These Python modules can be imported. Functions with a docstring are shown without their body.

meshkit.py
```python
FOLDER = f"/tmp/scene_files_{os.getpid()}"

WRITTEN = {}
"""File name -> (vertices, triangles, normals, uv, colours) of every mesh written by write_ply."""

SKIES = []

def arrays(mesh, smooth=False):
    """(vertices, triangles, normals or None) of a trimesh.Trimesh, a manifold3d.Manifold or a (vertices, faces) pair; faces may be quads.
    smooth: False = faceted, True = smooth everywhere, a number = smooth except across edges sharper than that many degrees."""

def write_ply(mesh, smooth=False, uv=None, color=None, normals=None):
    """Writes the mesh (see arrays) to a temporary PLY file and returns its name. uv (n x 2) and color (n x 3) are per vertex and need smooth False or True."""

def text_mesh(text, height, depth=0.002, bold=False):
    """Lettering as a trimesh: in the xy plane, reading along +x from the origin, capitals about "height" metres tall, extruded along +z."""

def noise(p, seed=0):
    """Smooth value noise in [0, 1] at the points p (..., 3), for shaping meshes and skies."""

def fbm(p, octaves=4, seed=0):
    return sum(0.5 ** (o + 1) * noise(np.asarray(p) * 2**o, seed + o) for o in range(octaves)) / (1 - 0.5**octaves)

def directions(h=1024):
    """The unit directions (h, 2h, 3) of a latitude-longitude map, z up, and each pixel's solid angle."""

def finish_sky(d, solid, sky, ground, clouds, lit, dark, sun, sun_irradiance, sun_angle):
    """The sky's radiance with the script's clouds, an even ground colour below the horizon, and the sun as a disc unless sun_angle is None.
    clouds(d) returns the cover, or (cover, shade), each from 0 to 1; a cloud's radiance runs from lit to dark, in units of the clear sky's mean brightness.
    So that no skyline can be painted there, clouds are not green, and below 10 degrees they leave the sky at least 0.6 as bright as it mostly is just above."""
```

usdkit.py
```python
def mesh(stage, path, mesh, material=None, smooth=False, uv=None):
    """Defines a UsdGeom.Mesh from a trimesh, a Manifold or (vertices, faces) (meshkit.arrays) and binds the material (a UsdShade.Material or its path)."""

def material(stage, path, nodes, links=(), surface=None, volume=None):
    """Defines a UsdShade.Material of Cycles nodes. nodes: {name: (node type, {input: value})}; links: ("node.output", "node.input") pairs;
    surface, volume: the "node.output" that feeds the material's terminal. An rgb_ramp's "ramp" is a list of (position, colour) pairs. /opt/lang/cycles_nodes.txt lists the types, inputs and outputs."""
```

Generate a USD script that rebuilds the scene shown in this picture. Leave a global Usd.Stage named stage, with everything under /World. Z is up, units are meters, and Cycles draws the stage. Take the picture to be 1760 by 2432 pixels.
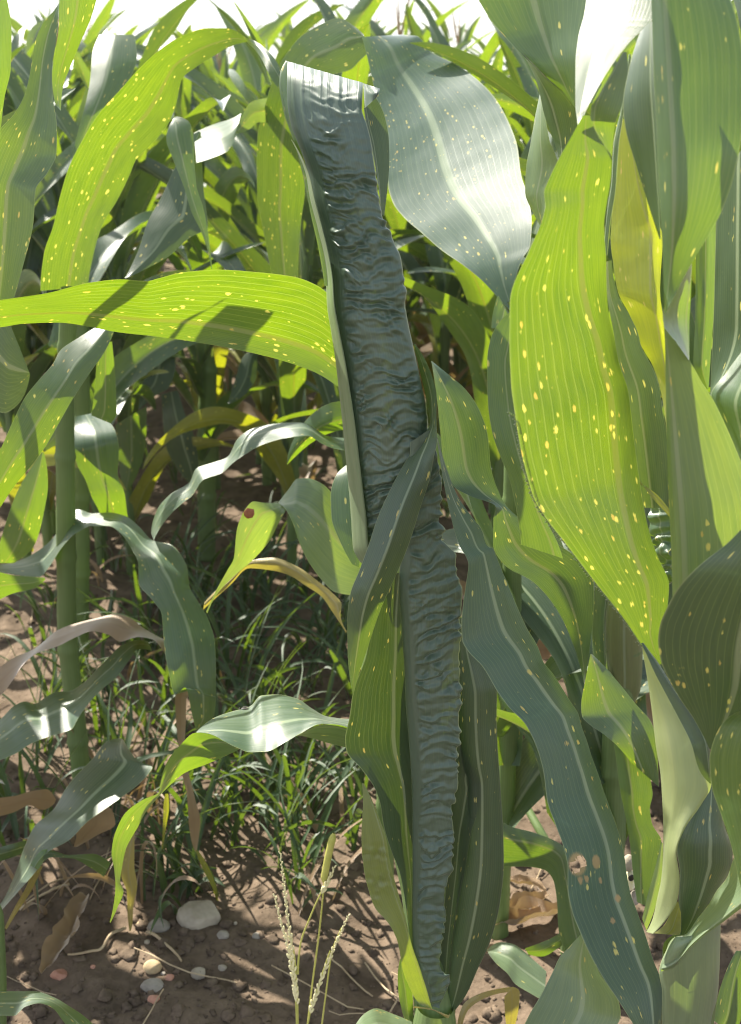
import math, random
import numpy as np, trimesh, usdkit, meshkit
from pxr import Usd, UsdGeom, UsdLux, UsdShade, Sdf, Gf, Vt
from scipy.interpolate import PchipInterpolator, CubicSpline

stage = Usd.Stage.CreateInMemory()
UsdGeom.SetStageUpAxis(stage, 'Z'); UsdGeom.SetStageMetersPerUnit(stage, 1.0)
UsdGeom.Xform.Define(stage, '/World'); UsdGeom.Scope.Define(stage, '/World/Looks')
RNG = np.random.default_rng(7); random.seed(7)

# ------------------------------------------------------------------ camera, sky, sun
W, H, FPX = 1760.0, 2432.0, 2608.0
CAM_Z, PITCH = 1.0, math.radians(20.0)
EXPOSURE = 1.6
SUN_AZ, SUN_EL = math.radians(-45.0), math.radians(49.0)     # azimuth from +y (the view) towards +x
cam = UsdGeom.Camera.Define(stage, '/World/camera')
cam.AddTranslateOp().Set((0, 0, CAM_Z)); cam.AddRotateXOp().Set(90 - math.degrees(PITCH))
cam.CreateHorizontalApertureAttr(36.0); cam.CreateVerticalApertureAttr(36.0 * H / W)
cam.CreateFocalLengthAttr(36.0 * FPX / W)
cam.CreateFStopAttr(36.0 * FPX / W / 3.2); cam.CreateFocusDistanceAttr(0.86)
cam.CreateClippingRangeAttr((0.05, 1000.0)); cam.CreateExposureAttr(EXPOSURE)

sun_dir = np.array([math.sin(SUN_AZ) * math.cos(SUN_EL), math.cos(SUN_AZ) * math.cos(SUN_EL), math.sin(SUN_EL)])
dome = UsdLux.DomeLight.Define(stage, '/World/sky')
sky_m = usdkit.material(stage, '/World/Looks/sky', {
    's': ('sky_texture', dict(sky_type='single_scattering', sun_disc=False, sun_elevation=SUN_EL, sun_rotation=SUN_AZ,
                              air_density=1.0, aerosol_density=1.5, ozone_density=1.0, altitude=50.0)),
    'g': ('texture_coordinate', {}), 'x': ('separate_xyz', {}), 'h': ('map_range', dict(range_type='smoothstep', from_min=0.45, from_max=0.0, to_min=0.25, to_max=0.8)),
    'w': ('mix', dict(color2=(7.0, 6.8, 6.4))),
    'b': ('background_shader', dict(strength=0.085))}, [('g.generated', 'x.vector'), ('x.z', 'h.value'), ('h.result', 'w.fac'), ('s.color', 'w.color1'), ('w.color', 'b.color')], surface='b.background')
UsdShade.MaterialBindingAPI.Apply(dome.GetPrim()).Bind(sky_m)
dome.GetPrim().SetCustomDataByKey('kind', 'structure')
sun = UsdLux.DistantLight.Define(stage, '/World/sun')
sun.CreateIntensityAttr(1.25); sun.CreateAngleAttr(0.5); sun.CreateColorAttr(Gf.Vec3f(1.0, 0.93, 0.82))
sun.GetPrim().CreateAttribute('inputs:normalize', Sdf.ValueTypeNames.Bool).Set(True)
z_axis = Gf.Vec3d(*map(float, sun_dir))
rot = Gf.Rotation(Gf.Vec3d(0, 0, 1), z_axis)
sun.AddTransformOp().Set(Gf.Matrix4d().SetRotate(rot))

# ------------------------------------------------------------------ from the photograph's geometry to places in the field
FR = {'n': (0, 0, 1.0)}
for k, o in dict(a=(0, 0), b=(860, 0), c=(0, 800), d=(860, 800), e=(0, 1600), f=(860, 1600)).items(): FR[k] = (*o, 1641 / 900)
for k, o in dict(P=(600, 100), Q=(700, 700), R=(750, 1300), S=(780, 1832), T=(1260, 1832), U=(1260, 1200), V=(1260, 0), X=(1260, 600)).items(): FR[k] = (*o, 1641 / 500)


def pts(s):
    out, fr, buf = [], 'n', []
    for w in s.split():
        if w in FR: fr = w; continue
        buf.append(float(w))
        if len(buf) == 2:
            ox, oy, sc = FR[fr]
            out.append((ox + buf[0] / sc, oy + buf[1] / sc)); buf = []
    return np.array(out)


CP, SP = math.cos(PITCH), math.sin(PITCH)


def place(px, py, Y):
    a, b = (np.asarray(px, float) - W / 2) / FPX, (H / 2 - np.asarray(py, float)) / FPX
    ry, rz = CP + b * SP, -SP + b * CP
    k = np.asarray(Y, float) / ry
    return np.stack([a * k, ry * k, CAM_Z + rz * k], -1)


def on_ground(px, py, z=0.0):
    b = (H / 2 - py) / FPX
    k = (z - CAM_Z) / (-SP + b * CP)
    return np.array([(px - W / 2) / FPX * k, (CP + b * SP) * k, z])


def fpt(fr, x, y):
    ox, oy, sc = FR[fr]
    return ox + x / sc, oy + y / sc


EYE = np.array([0, 0, CAM_Z])

# ------------------------------------------------------------------ prims
used = {}


def numbered(parent, name):
    n = used.get((parent, name), 0); used[(parent, name)] = n + 1
    return f'{parent}/{name}' + (f'_{n:03d}' if n else '')


def tag(p, label=None, cat=None, group=None, kind=None):
    p = p.GetPrim() if hasattr(p, 'GetPrim') else p
    for k, v in (('label', label), ('category', cat), ('group', group), ('kind', kind)):
        if v: p.SetCustomDataByKey(k, v)
    return p


BASE = {}


def thing(name, label, cat, loc=(0, 0, 0), rotz=0.0, group=None):
    path = numbered('/World', name)
    x = UsdGeom.Xform.Define(stage, path)
    x.AddTranslateOp().Set(Gf.Vec3d(*map(float, loc))); x.AddRotateZOp().Set(float(rotz)); x.AddScaleOp().Set((1, 1, 1))
    tag(x, label, cat, group)
    BASE[path] = np.array(loc, float)
    return path


def part(name, v, f, mat, parent='/World', lc=None, smooth=True, label=None):
    path = numbered(parent, name)
    v = np.asarray(v, float) - BASE.get(parent, BASE.get(parent.rsplit('/', 1)[0], np.zeros(3)))
    m = usdkit.mesh(stage, path, (v, f), mat, smooth=smooth)
    if lc is not None:
        pv = UsdGeom.PrimvarsAPI(m).CreatePrimvar('lc', Sdf.ValueTypeNames.Vector3fArray, 'vertex')
        pv.Set(Vt.Vec3fArray.FromNumpy(np.asarray(lc, np.float32)))
    m.CreateDoubleSidedAttr(True)
    if label: tag(m, label)
    return path


# ------------------------------------------------------------------ materials
def leaf_mat(name, spot=0.2, refl=(0.050, 0.096, 0.056), refl2=(0.082, 0.138, 0.084), trans=(0.18, 0.315, 0.002), tw=0.45, yellow=0.0, dry=0.0, rough=0.34,
             veins=22.0, vein_bright=0.5, rib=1.0, f0=0.05, spot_size=0.29, bump=0.22):
    Yc, Yt = (0.36, 0.32, 0.05), (0.60, 0.48, 0.01)
    Dc, Dt = (0.42, 0.30, 0.19), (0.34, 0.19, 0.07)
    mixc = lambda a, b, t: tuple(np.array(a) * (1 - t) + np.array(b) * t)
    r1, r2, tr = (mixc(mixc(x, Yc, yellow), Dc, dry) for x in (refl, refl2, refl))
    r2 = mixc(mixc(refl2, Yc, yellow), Dc, min(1, dry))
    tr = mixc(mixc(trans, Yt, yellow), Dt, dry)
    nd = {
        'lc': ('attribute', dict(attribute='lc')), 'sx': ('separate_xyz', {}),
        'rnd': ('object_info', {}),
        # veins along the blade
        'v1': ('math', dict(math_type='multiply', value2=veins * 2 * math.pi)), 'v2': ('math', dict(math_type='cosine')),
        'v3': ('map_range', dict(from_min=0.90, from_max=1.0, to_min=0.0, to_max=1.0, clamp=True)),
        'w1': ('math', dict(math_type='multiply', value2=veins * 5 * 2 * math.pi)), 'w2': ('math', dict(math_type='cosine')),
        'w3': ('map_range', dict(from_min=-1.0, from_max=1.0, to_min=0.0, to_max=1.0, clamp=True)),
        # midrib and margin
        'm0': ('math', dict(math_type='subtract', value2=0.5)), 'm1': ('math', dict(math_type='absolute')),
        'mid': ('map_range', dict(range_type='smoothstep', from_min=0.042, from_max=0.022, to_min=0.0, to_max=rib)),
        'edge': ('map_range', dict(range_type='smoothstep', from_min=0.484, from_max=0.5, to_min=0.0, to_max=1.0)),
        # streaks
        'kx': ('combine_xyz', dict(z=0.0)), 'ky': ('math', dict(math_type='multiply', value2=130.0)), 'kz': ('math', dict(math_type='multiply', value2=9.0)),
        'str': ('noise_texture', dict(scale=1.0, detail=3.0, roughness=0.6)),
        'blo': ('noise_texture', dict(scale=30.0, detail=3.0, roughness=0.55)),
        # lesions
        'px': ('combine_xyz', dict(z=0.0)), 'py': ('math', dict(math_type='multiply', value2=205.0)), 'pz': ('math', dict(math_type='multiply', value2=125.0)),
        'wn': ('noise_texture', dict(scale=420.0, detail=2.0)),
        'wns': ('math', dict(math_type='multiply_add', value2=0.42, value3=-0.21)),
        'vor': ('voronoi_texture', dict(dimensions='2D', feature='f1', scale=1.0, randomness=1.0)), 'vc': ('separate_color', {}),
        'cl': ('noise_texture', dict(scale=22.0, detail=1.0)),
        'cl2': ('math', dict(math_type='multiply_add', value2=1.7 if spot > 0.05 else 0.0, value3=-0.92 if spot > 0.05 else 0.0)),
        'sr': ('math', dict(math_type='add')), 'srad': ('map_range', dict(from_min=1.0 - spot, from_max=1.12, to_min=0.0, to_max=spot_size, clamp=True)),
        'spw': ('math', dict(math_type='power', value2=1.7)), 'spk': ('math', dict(math_type='multiply', value2=1.0 / max(spot_size, 1e-3))), 'spq': ('math', dict(math_type='multiply', value2=spot_size * 1.35)),
        'scl': ('mix', dict(color1=(0.55, 0.50, 0.16), color2=(0.36, 0.22, 0.08))), 'stl': ('mix', dict(color1=(0.80, 0.74, 0.10), color2=(0.60, 0.34, 0.04))), 'sgf': ('map_range', dict(from_min=0.45, from_max=1.0, to_min=0.0, to_max=0.6, clamp=True)),
        'sd': ('math', dict(math_type='subtract')), 'sd2': ('math', dict(math_type='add')),
        'spot': ('map_range', dict(range_type='smoothstep', from_min=-0.03, from_max=0.16, to_min=0.0, to_max=1.0)),
        'sgate': ('map_range', dict(from_min=0.001, from_max=0.05, to_min=0.0, to_max=1.0, clamp=True)), 'sm': ('math', dict(math_type='multiply')),
        # colours
        'c0': ('mix', dict(color1=r1, color2=r2)),
        'cv': ('mix', dict(color2=mixc((0.20, 0.27, 0.13), Dc, dry))), 'vf': ('math', dict(math_type='multiply', value2=0.16)),
        'cm': ('mix', dict(color2=mixc((0.36, 0.45, 0.28), Dc, dry))), 'mf': ('math', dict(math_type='multiply', value2=0.6)),
        'ce': ('mix', dict(color2=mixc((0.40, 0.45, 0.22), Dc, dry))), 'ef': ('math', dict(math_type='multiply', value2=0.6)),
        'cs': ('mix', dict(color2=(0.52, 0.47, 0.17))),
        'sc': ('attribute', dict(attribute='scar')), 'sca': ('math', dict(math_type='add')), 'scm': ('map_range', dict(range_type='smoothstep', from_min=0.35, from_max=0.75, to_min=0.0, to_max=1.0)),
        'csc': ('mix', dict(color2=(0.36, 0.27, 0.12))), 'tsc': ('mix', dict(color2=(0.42, 0.27, 0.06))),
        't0': ('mix', dict(color1=tuple(np.array(tr) * np.array((0.55, 0.70, 0.8))), color2=mixc(tuple(np.minimum(np.array(tr) * 1.3, 1)), Yt, 0.16))),
        't1': ('mix', dict(color2=tuple(np.minimum(np.array(mixc(tr, (0.62, 0.68, 0.15), 0.5)), 1)))), 'tf': ('math', dict(math_type='multiply', value2=vein_bright)),
        't2': ('mix', dict(color2=tuple(np.array(tr) * 0.55 + np.array((0.09, 0.05, 0.0))))), 'tmf': ('math', dict(math_type='multiply', value2=0.85)),
        't3': ('mix', dict(color2=(0.80, 0.72, 0.10))), 'fine': ('mix', dict(mix_type='multiply', color2=(0.78, 0.82, 0.7))), 'ff': ('math', dict(math_type='multiply', value2=0.45)),
        # relief
        'h1': ('math', dict(math_type='multiply_add', value2=0.35)), 'h2': ('math', dict(math_type='multiply_add', value2=0.9)),
        'h3': ('math', dict(math_type='multiply_add', value2=0.5)),
        'bmp': ('bump', dict(strength=bump, distance=0.0009)),
        'dif': ('diffuse_bsdf', {}), 'tra': ('translucent_bsdf', {}), 'mx': ('mix_closure', dict(fac=tw)),
        'lw': ('layer_weight', dict(blend=0.5)), 'p5': ('math', dict(math_type='power', value2=4.0)), 'fr': ('math', dict(math_type='multiply_add', value2=0.55, value3=f0)),
        'gl': ('glossy_bsdf', dict(roughness=rough, color=(1, 1, 1), distribution='ggx')),
        'gr': ('map_range', dict(from_min=0.2, from_max=0.8, to_min=rough - 0.06, to_max=rough + 0.1, clamp=True)),
        'out': ('mix_closure', {}),
    }
    L = [('lc.vector', 'sx.vector'), ('sx.x', 'v1.value1'), ('v1.value', 'v2.value1'), ('v2.value', 'v3.value'),
         ('sx.x', 'w1.value1'), ('w1.value', 'w2.value1'), ('w2.value', 'w3.value'),
         ('sx.x', 'm0.value1'), ('m0.value', 'm1.value1'), ('m1.value', 'mid.value'), ('m1.value', 'edge.value'),
         ('sx.y', 'ky.value1'), ('sx.z', 'kz.value1'), ('ky.value', 'kx.x'), ('kz.value', 'kx.y'), ('kx.vector', 'str.vector'), ('lc.vector', 'blo.vector'),
         ('sx.y', 'py.value1'), ('sx.z', 'pz.value1'), ('py.value', 'px.x'), ('pz.value', 'px.y'), ('px.vector', 'vor.vector'), ('vor.color', 'vc.color'),
         ('lc.vector', 'cl.vector'), ('cl.fac', 'cl2.value1'), ('vc.r', 'sr.value1'), ('cl2.value', 'sr.value2'), ('sr.value', 'srad.value'),
         ('lc.vector', 'wn.vector'), ('wn.fac', 'wns.value1'),
         ('srad.result', 'spk.value1'), ('spk.value', 'spw.value1'), ('spw.value', 'spq.value1'), ('vc.g', 'sgf.value'), ('sgf.result', 'scl.fac'), ('sgf.result', 'stl.fac'), ('scl.color', 'cs.color2'), ('stl.color', 't3.color2'), ('spq.value', 'sd.value1'), ('vor.distance', 'sd.value2'), ('sd.value', 'sd2.value1'), ('wns.value', 'sd2.value2'), ('sd2.value', 'spot.value'),
         ('srad.result', 'sgate.value'), ('spot.result', 'sm.value1'), ('sgate.result', 'sm.value2'),
         ('str.fac', 'c0.fac'), ('v3.result', 'vf.value1'), ('vf.value', 'cv.fac'), ('c0.color', 'cv.color1'),
         ('mid.result', 'mf.value1'), ('mf.value', 'cm.fac'), ('cv.color', 'cm.color1'), ('edge.result', 'ef.value1'), ('ef.value', 'ce.fac'), ('cm.color', 'ce.color1'),
         ('sm.value', 'cs.fac'), ('ce.color', 'cs.color1'),
         ('blo.fac', 't0.fac'), ('t0.color', 'fine.color1'), ('w3.result', 'ff.value1'), ('ff.value', 'fine.fac'), ('fine.color', 't1.color1'), ('v3.result', 'tf.value1'), ('tf.value', 't1.fac'),
         ('mid.result', 'tmf.value1'), ('tmf.value', 't2.fac'), ('t1.color', 't2.color1'), ('sm.value', 't3.fac'), ('t2.color', 't3.color1'),
         ('w3.result', 'h1.value1'), ('v3.result', 'h1.value3'), ('mid.result', 'h2.value1'), ('h1.value', 'h2.value3'), ('str.fac', 'h3.value1'), ('h2.value', 'h3.value3'),
         ('h3.value', 'bmp.height'), ('bmp.normal', 'dif.normal'), ('bmp.normal', 'gl.normal'), ('bmp.normal', 'tra.normal'),
         ('sc.fac', 'sca.value1'), ('wns.value', 'sca.value2'), ('sca.value', 'scm.value'), ('scm.result', 'csc.fac'), ('cs.color', 'csc.color1'), ('scm.result', 'tsc.fac'), ('t3.color', 'tsc.color1'), ('csc.color', 'dif.color'), ('tsc.color', 'tra.color'), ('dif.BSDF', 'mx.closure1'), ('tra.BSDF', 'mx.closure2'),
         ('lw.facing', 'p5.value1'), ('p5.value', 'fr.value1'), ('fr.value', 'out.fac'), ('str.fac', 'gr.value'), ('gr.result', 'gl.roughness'),
         ('mx.closure', 'out.closure1'), ('gl.BSDF', 'out.closure2')]
    return usdkit.material(stage, f'/World/Looks/{name}', nd, L, surface='out.closure')


M = {}
M['leaf'] = leaf_mat('corn_leaf', spot=0.10)
M['spotted'] = leaf_mat('spotted_corn_leaf', spot=0.40, trans=(0.165, 0.285, 0.001), refl=(0.042, 0.085, 0.042), refl2=(0.070, 0.122, 0.060))
M['few'] = leaf_mat('lightly_spotted_corn_leaf', spot=0.15)
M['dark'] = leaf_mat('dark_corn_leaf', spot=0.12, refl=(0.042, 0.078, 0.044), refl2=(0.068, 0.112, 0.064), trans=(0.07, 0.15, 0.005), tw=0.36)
M['crinkle'] = leaf_mat('crinkled_corn_leaf', spot=0.03, refl=(0.056, 0.098, 0.066), refl2=(0.084, 0.134, 0.092), trans=(0.05, 0.10, 0.02), tw=0.08, veins=16, vein_bright=0.2, rib=0.0, rough=0.44, f0=0.07, bump=0.4)
M['yellow'] = leaf_mat('yellowing_corn_leaf', spot=0.25, yellow=0.55)
M['whorl'] = leaf_mat('shaded_whorl_leaf', spot=0.12, refl=(0.026, 0.062, 0.028), refl2=(0.042, 0.086, 0.04), trans=(0.06, 0.14, 0.003), tw=0.15)  # dark copy of the leaf: the shade inside the whorl is put into the colour
M['cream'] = leaf_mat('cream_corn_leaf', spot=0.0, refl=(0.25, 0.31, 0.14), refl2=(0.36, 0.40, 0.20), trans=(0.36, 0.42, 0.06), tw=0.42, rib=0.0)
M['satin'] = leaf_mat('silvery_corn_leaf', spot=0.40, rough=0.44, bump=0.12, f0=0.05, refl=(0.055, 0.105, 0.075), refl2=(0.085, 0.140, 0.105), trans=(0.16, 0.29, 0.003), rib=0.9)
M['edge'] = leaf_mat('rolled_leaf_edge', spot=0.0, refl=(0.13, 0.19, 0.10), refl2=(0.20, 0.26, 0.15), trans=(0.2, 0.3, 0.05), tw=0.2, rib=0.0, veins=9)
M['fade'] = leaf_mat('fading_corn_leaf', spot=0.05, yellow=0.22, refl=(0.12, 0.17, 0.09), refl2=(0.19, 0.24, 0.13))
M['blue'] = leaf_mat('blue_green_corn_leaf', spot=0.22, refl=(0.047, 0.095, 0.060), refl2=(0.074, 0.132, 0.088), trans=(0.085, 0.18, 0.004), tw=0.36)
M['gold'] = leaf_mat('golden_corn_leaf', spot=0.3, yellow=0.0, refl=(0.16, 0.20, 0.05), refl2=(0.24, 0.26, 0.06), trans=(0.66, 0.68, 0.004), tw=0.6)
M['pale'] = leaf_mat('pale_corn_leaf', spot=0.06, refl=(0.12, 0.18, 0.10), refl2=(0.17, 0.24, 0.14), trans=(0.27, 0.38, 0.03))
M['dry'] = leaf_mat('dry_corn_leaf', spot=0.0, dry=1.0, tw=0.35, rough=0.55, f0=0.03, bump=0.8)
M['halfdry'] = leaf_mat('withering_corn_leaf', spot=0.25, yellow=0.8, dry=0.4, tw=0.4)
M['far'] = leaf_mat('field_corn_leaf', spot=0.10, trans=(0.19, 0.30, 0.005))
M['grass'] = leaf_mat('grass_blade', spot=0.0, veins=4, rib=0.4, refl=(0.032, 0.072, 0.032), refl2=(0.055, 0.10, 0.045), trans=(0.075, 0.16, 0.005), bump=0.2, rough=0.5, f0=0.03)


def simple_mat(name, c1, c2, scale=20.0, rough=0.6, bump=0.4, dist=0.003, detail=5.0, spec=0.3, stretch=(1, 1, 1), sub=0.0):
    return usdkit.material(stage, f'/World/Looks/{name}', {
        'g': ('texture_coordinate', {}), 'mp': ('mapping', dict(scale=stretch)), 'n': ('noise_texture', dict(scale=scale, detail=detail, roughness=0.62)),
        'n2': ('noise_texture', dict(scale=scale * 5.3, detail=3.0, roughness=0.6)), 'a': ('math', dict(math_type='multiply_add', value2=0.35)),
        'r': ('map_range', dict(from_min=0.42, from_max=0.92, to_min=0.0, to_max=1.0, clamp=True)), 'c': ('mix', dict(color1=c1, color2=c2)),
        'b': ('bump', dict(strength=bump, distance=dist)), 'p': ('principled_bsdf', dict(roughness=rough, specular_ior_level=spec))},
        [('g.object', 'mp.vector'), ('mp.vector', 'n.vector'), ('mp.vector', 'n2.vector'), ('n2.fac', 'a.value1'), ('n.fac', 'a.value3'), ('a.value', 'r.value'), ('r.result', 'c.fac'),
         ('a.value', 'b.height'), ('b.normal', 'p.normal'), ('c.color', 'p.base_color')], surface='p.BSDF')


M['soil'] = simple_mat('dry_soil', (0.064, 0.047, 0.032), (0.18, 0.135, 0.096), scale=22.0, rough=0.95, bump=0.9, dist=0.006, detail=9.0, spec=0.12)
M['clod'] = simple_mat('soil_clod', (0.066, 0.049, 0.034), (0.18, 0.136, 0.098), scale=45.0, rough=0.95, bump=0.8, dist=0.003, spec=0.12)
M['stone_pale'] = simple_mat('pale_stone', (0.25, 0.215, 0.16), (0.40, 0.355, 0.28), scale=38.0, rough=0.8, bump=0.5, dist=0.002)
M['stone_grey'] = simple_mat('grey_stone', (0.22, 0.195, 0.16), (0.36, 0.325, 0.275), scale=50.0, rough=0.8, bump=0.5, dist=0.002)
M['stone_red'] = simple_mat('reddish_stone', (0.36, 0.17, 0.11), (0.50, 0.28, 0.20), scale=60.0, rough=0.8, bump=0.4, dist=0.002)
M['stone_tan'] = simple_mat('tan_stone', (0.33, 0.24, 0.13), (0.46, 0.36, 0.22), scale=60.0, rough=0.8, bump=0.4, dist=0.002)
M['straw'] = simple_mat('straw', (0.30, 0.22, 0.13), (0.50, 0.40, 0.26), scale=60.0, rough=0.7, bump=0.4, dist=0.001, stretch=(1, 1, 0.2))
M['seed'] = simple_mat('grass_seed', (0.55, 0.50, 0.26), (0.78, 0.73, 0.46), scale=120.0, rough=0.6, bump=0.4, dist=0.0008)
M['stem_yellow'] = simple_mat('grass_stem', (0.35, 0.36, 0.08), (0.48, 0.46, 0.14), scale=50.0, rough=0.5, bump=0.1, dist=0.0005)
M['tassel'] = simple_mat('tassel', (0.24, 0.15, 0.08), (0.40, 0.28, 0.16), scale=60.0, rough=0.8, bump=0.3, dist=0.001)
M['insect'] = simple_mat('insect', (0.012, 0.010, 0.010), (0.03, 0.025, 0.02), scale=300.0, rough=0.4, bump=0.1, dist=0.0002)
M['lesion'] = simple_mat('lesion', (0.16, 0.05, 0.03), (0.30, 0.12, 0.05), scale=300.0, rough=0.7, bump=0.3, dist=0.0004)
M['shell'] = simple_mat('shell', (0.5, 0.46, 0.2), (0.7, 0.68, 0.55), scale=70.0, rough=0.35, bump=0.1, dist=0.0005)


def stalk_mat(name, c1, c2):
    return usdkit.material(stage, f'/World/Looks/{name}', {
        'lc': ('attribute', dict(attribute='lc')), 'sx': ('separate_xyz', {}), 'v1': ('math', dict(math_type='multiply', value2=2 * math.pi * 26)), 'v2': ('math', dict(math_type='cosine')),
        'v3': ('map_range', dict(from_min=-1.0, from_max=1.0, to_min=0.0, to_max=1.0, clamp=True)),
        'k': ('combine_xyz', dict(z=0.0)), 'ky': ('math', dict(math_type='multiply', value2=14.0)), 'kz': ('math', dict(math_type='multiply', value2=7.0)),
        'n': ('noise_texture', dict(scale=1.0, detail=4.0, roughness=0.6)), 'a': ('math', dict(math_type='multiply_add', value2=0.3)),
        'c': ('mix', dict(color1=c1, color2=c2)), 'b': ('bump', dict(strength=0.3, distance=0.0008)),
        'p': ('principled_bsdf', dict(roughness=0.42, specular_ior_level=0.45, subsurface_weight=0.0)),
        't': ('translucent_bsdf', dict(color=(0.4, 0.52, 0.05))), 'o': ('mix_closure', dict(fac=0.22))},
        [('lc.vector', 'sx.vector'), ('sx.x', 'v1.value1'), ('v1.value', 'v2.value1'), ('v2.value', 'v3.value'), ('sx.x', 'ky.value1'), ('sx.z', 'kz.value1'), ('ky.value', 'k.x'), ('kz.value', 'k.y'),
         ('k.vector', 'n.vector'), ('v3.result', 'a.value1'), ('n.fac', 'a.value3'), ('a.value', 'c.fac'), ('a.value', 'b.height'), ('b.normal', 'p.normal'), ('c.color', 'p.base_color'),
         ('p.BSDF', 'o.closure1'), ('t.BSDF', 'o.closure2')], surface='o.closure')


M['stalk'] = stalk_mat('corn_stalk', (0.085, 0.14, 0.055), (0.17, 0.24, 0.10))
M['stalk_pale'] = stalk_mat('pale_corn_stalk', (0.20, 0.27, 0.11), (0.34, 0.40, 0.20))


# ------------------------------------------------------------------ blades
def arc_resample(p, n):
    d = np.r_[0, np.cumsum(np.maximum(np.linalg.norm(np.diff(p, axis=0), axis=1), 1e-6))]
    t = d / d[-1]
    return np.stack([PchipInterpolator(t, p[:, k])(np.linspace(0, 1, n)) for k in range(p.shape[1])], 1)


def prof(x, n):
    if np.ndim(x) == 0: return np.full(n, float(x))
    if np.ndim(x[0]) == 0: x = list(zip(np.linspace(0, 1, len(x)), x))
    x = np.array(x, float)
    return PchipInterpolator(x[:, 0], x[:, 1])(np.linspace(0, 1, n)) if len(x) > 1 else np.full(n, x[0, 1])


def grid_normals(g):
    a, b = np.gradient(g, axis=0), np.gradient(g, axis=1)
    n = np.cross(a, b)
    return n / (np.linalg.norm(n, axis=-1, keepdims=True) + 1e-12)


leaf_seed = [0]


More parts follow.
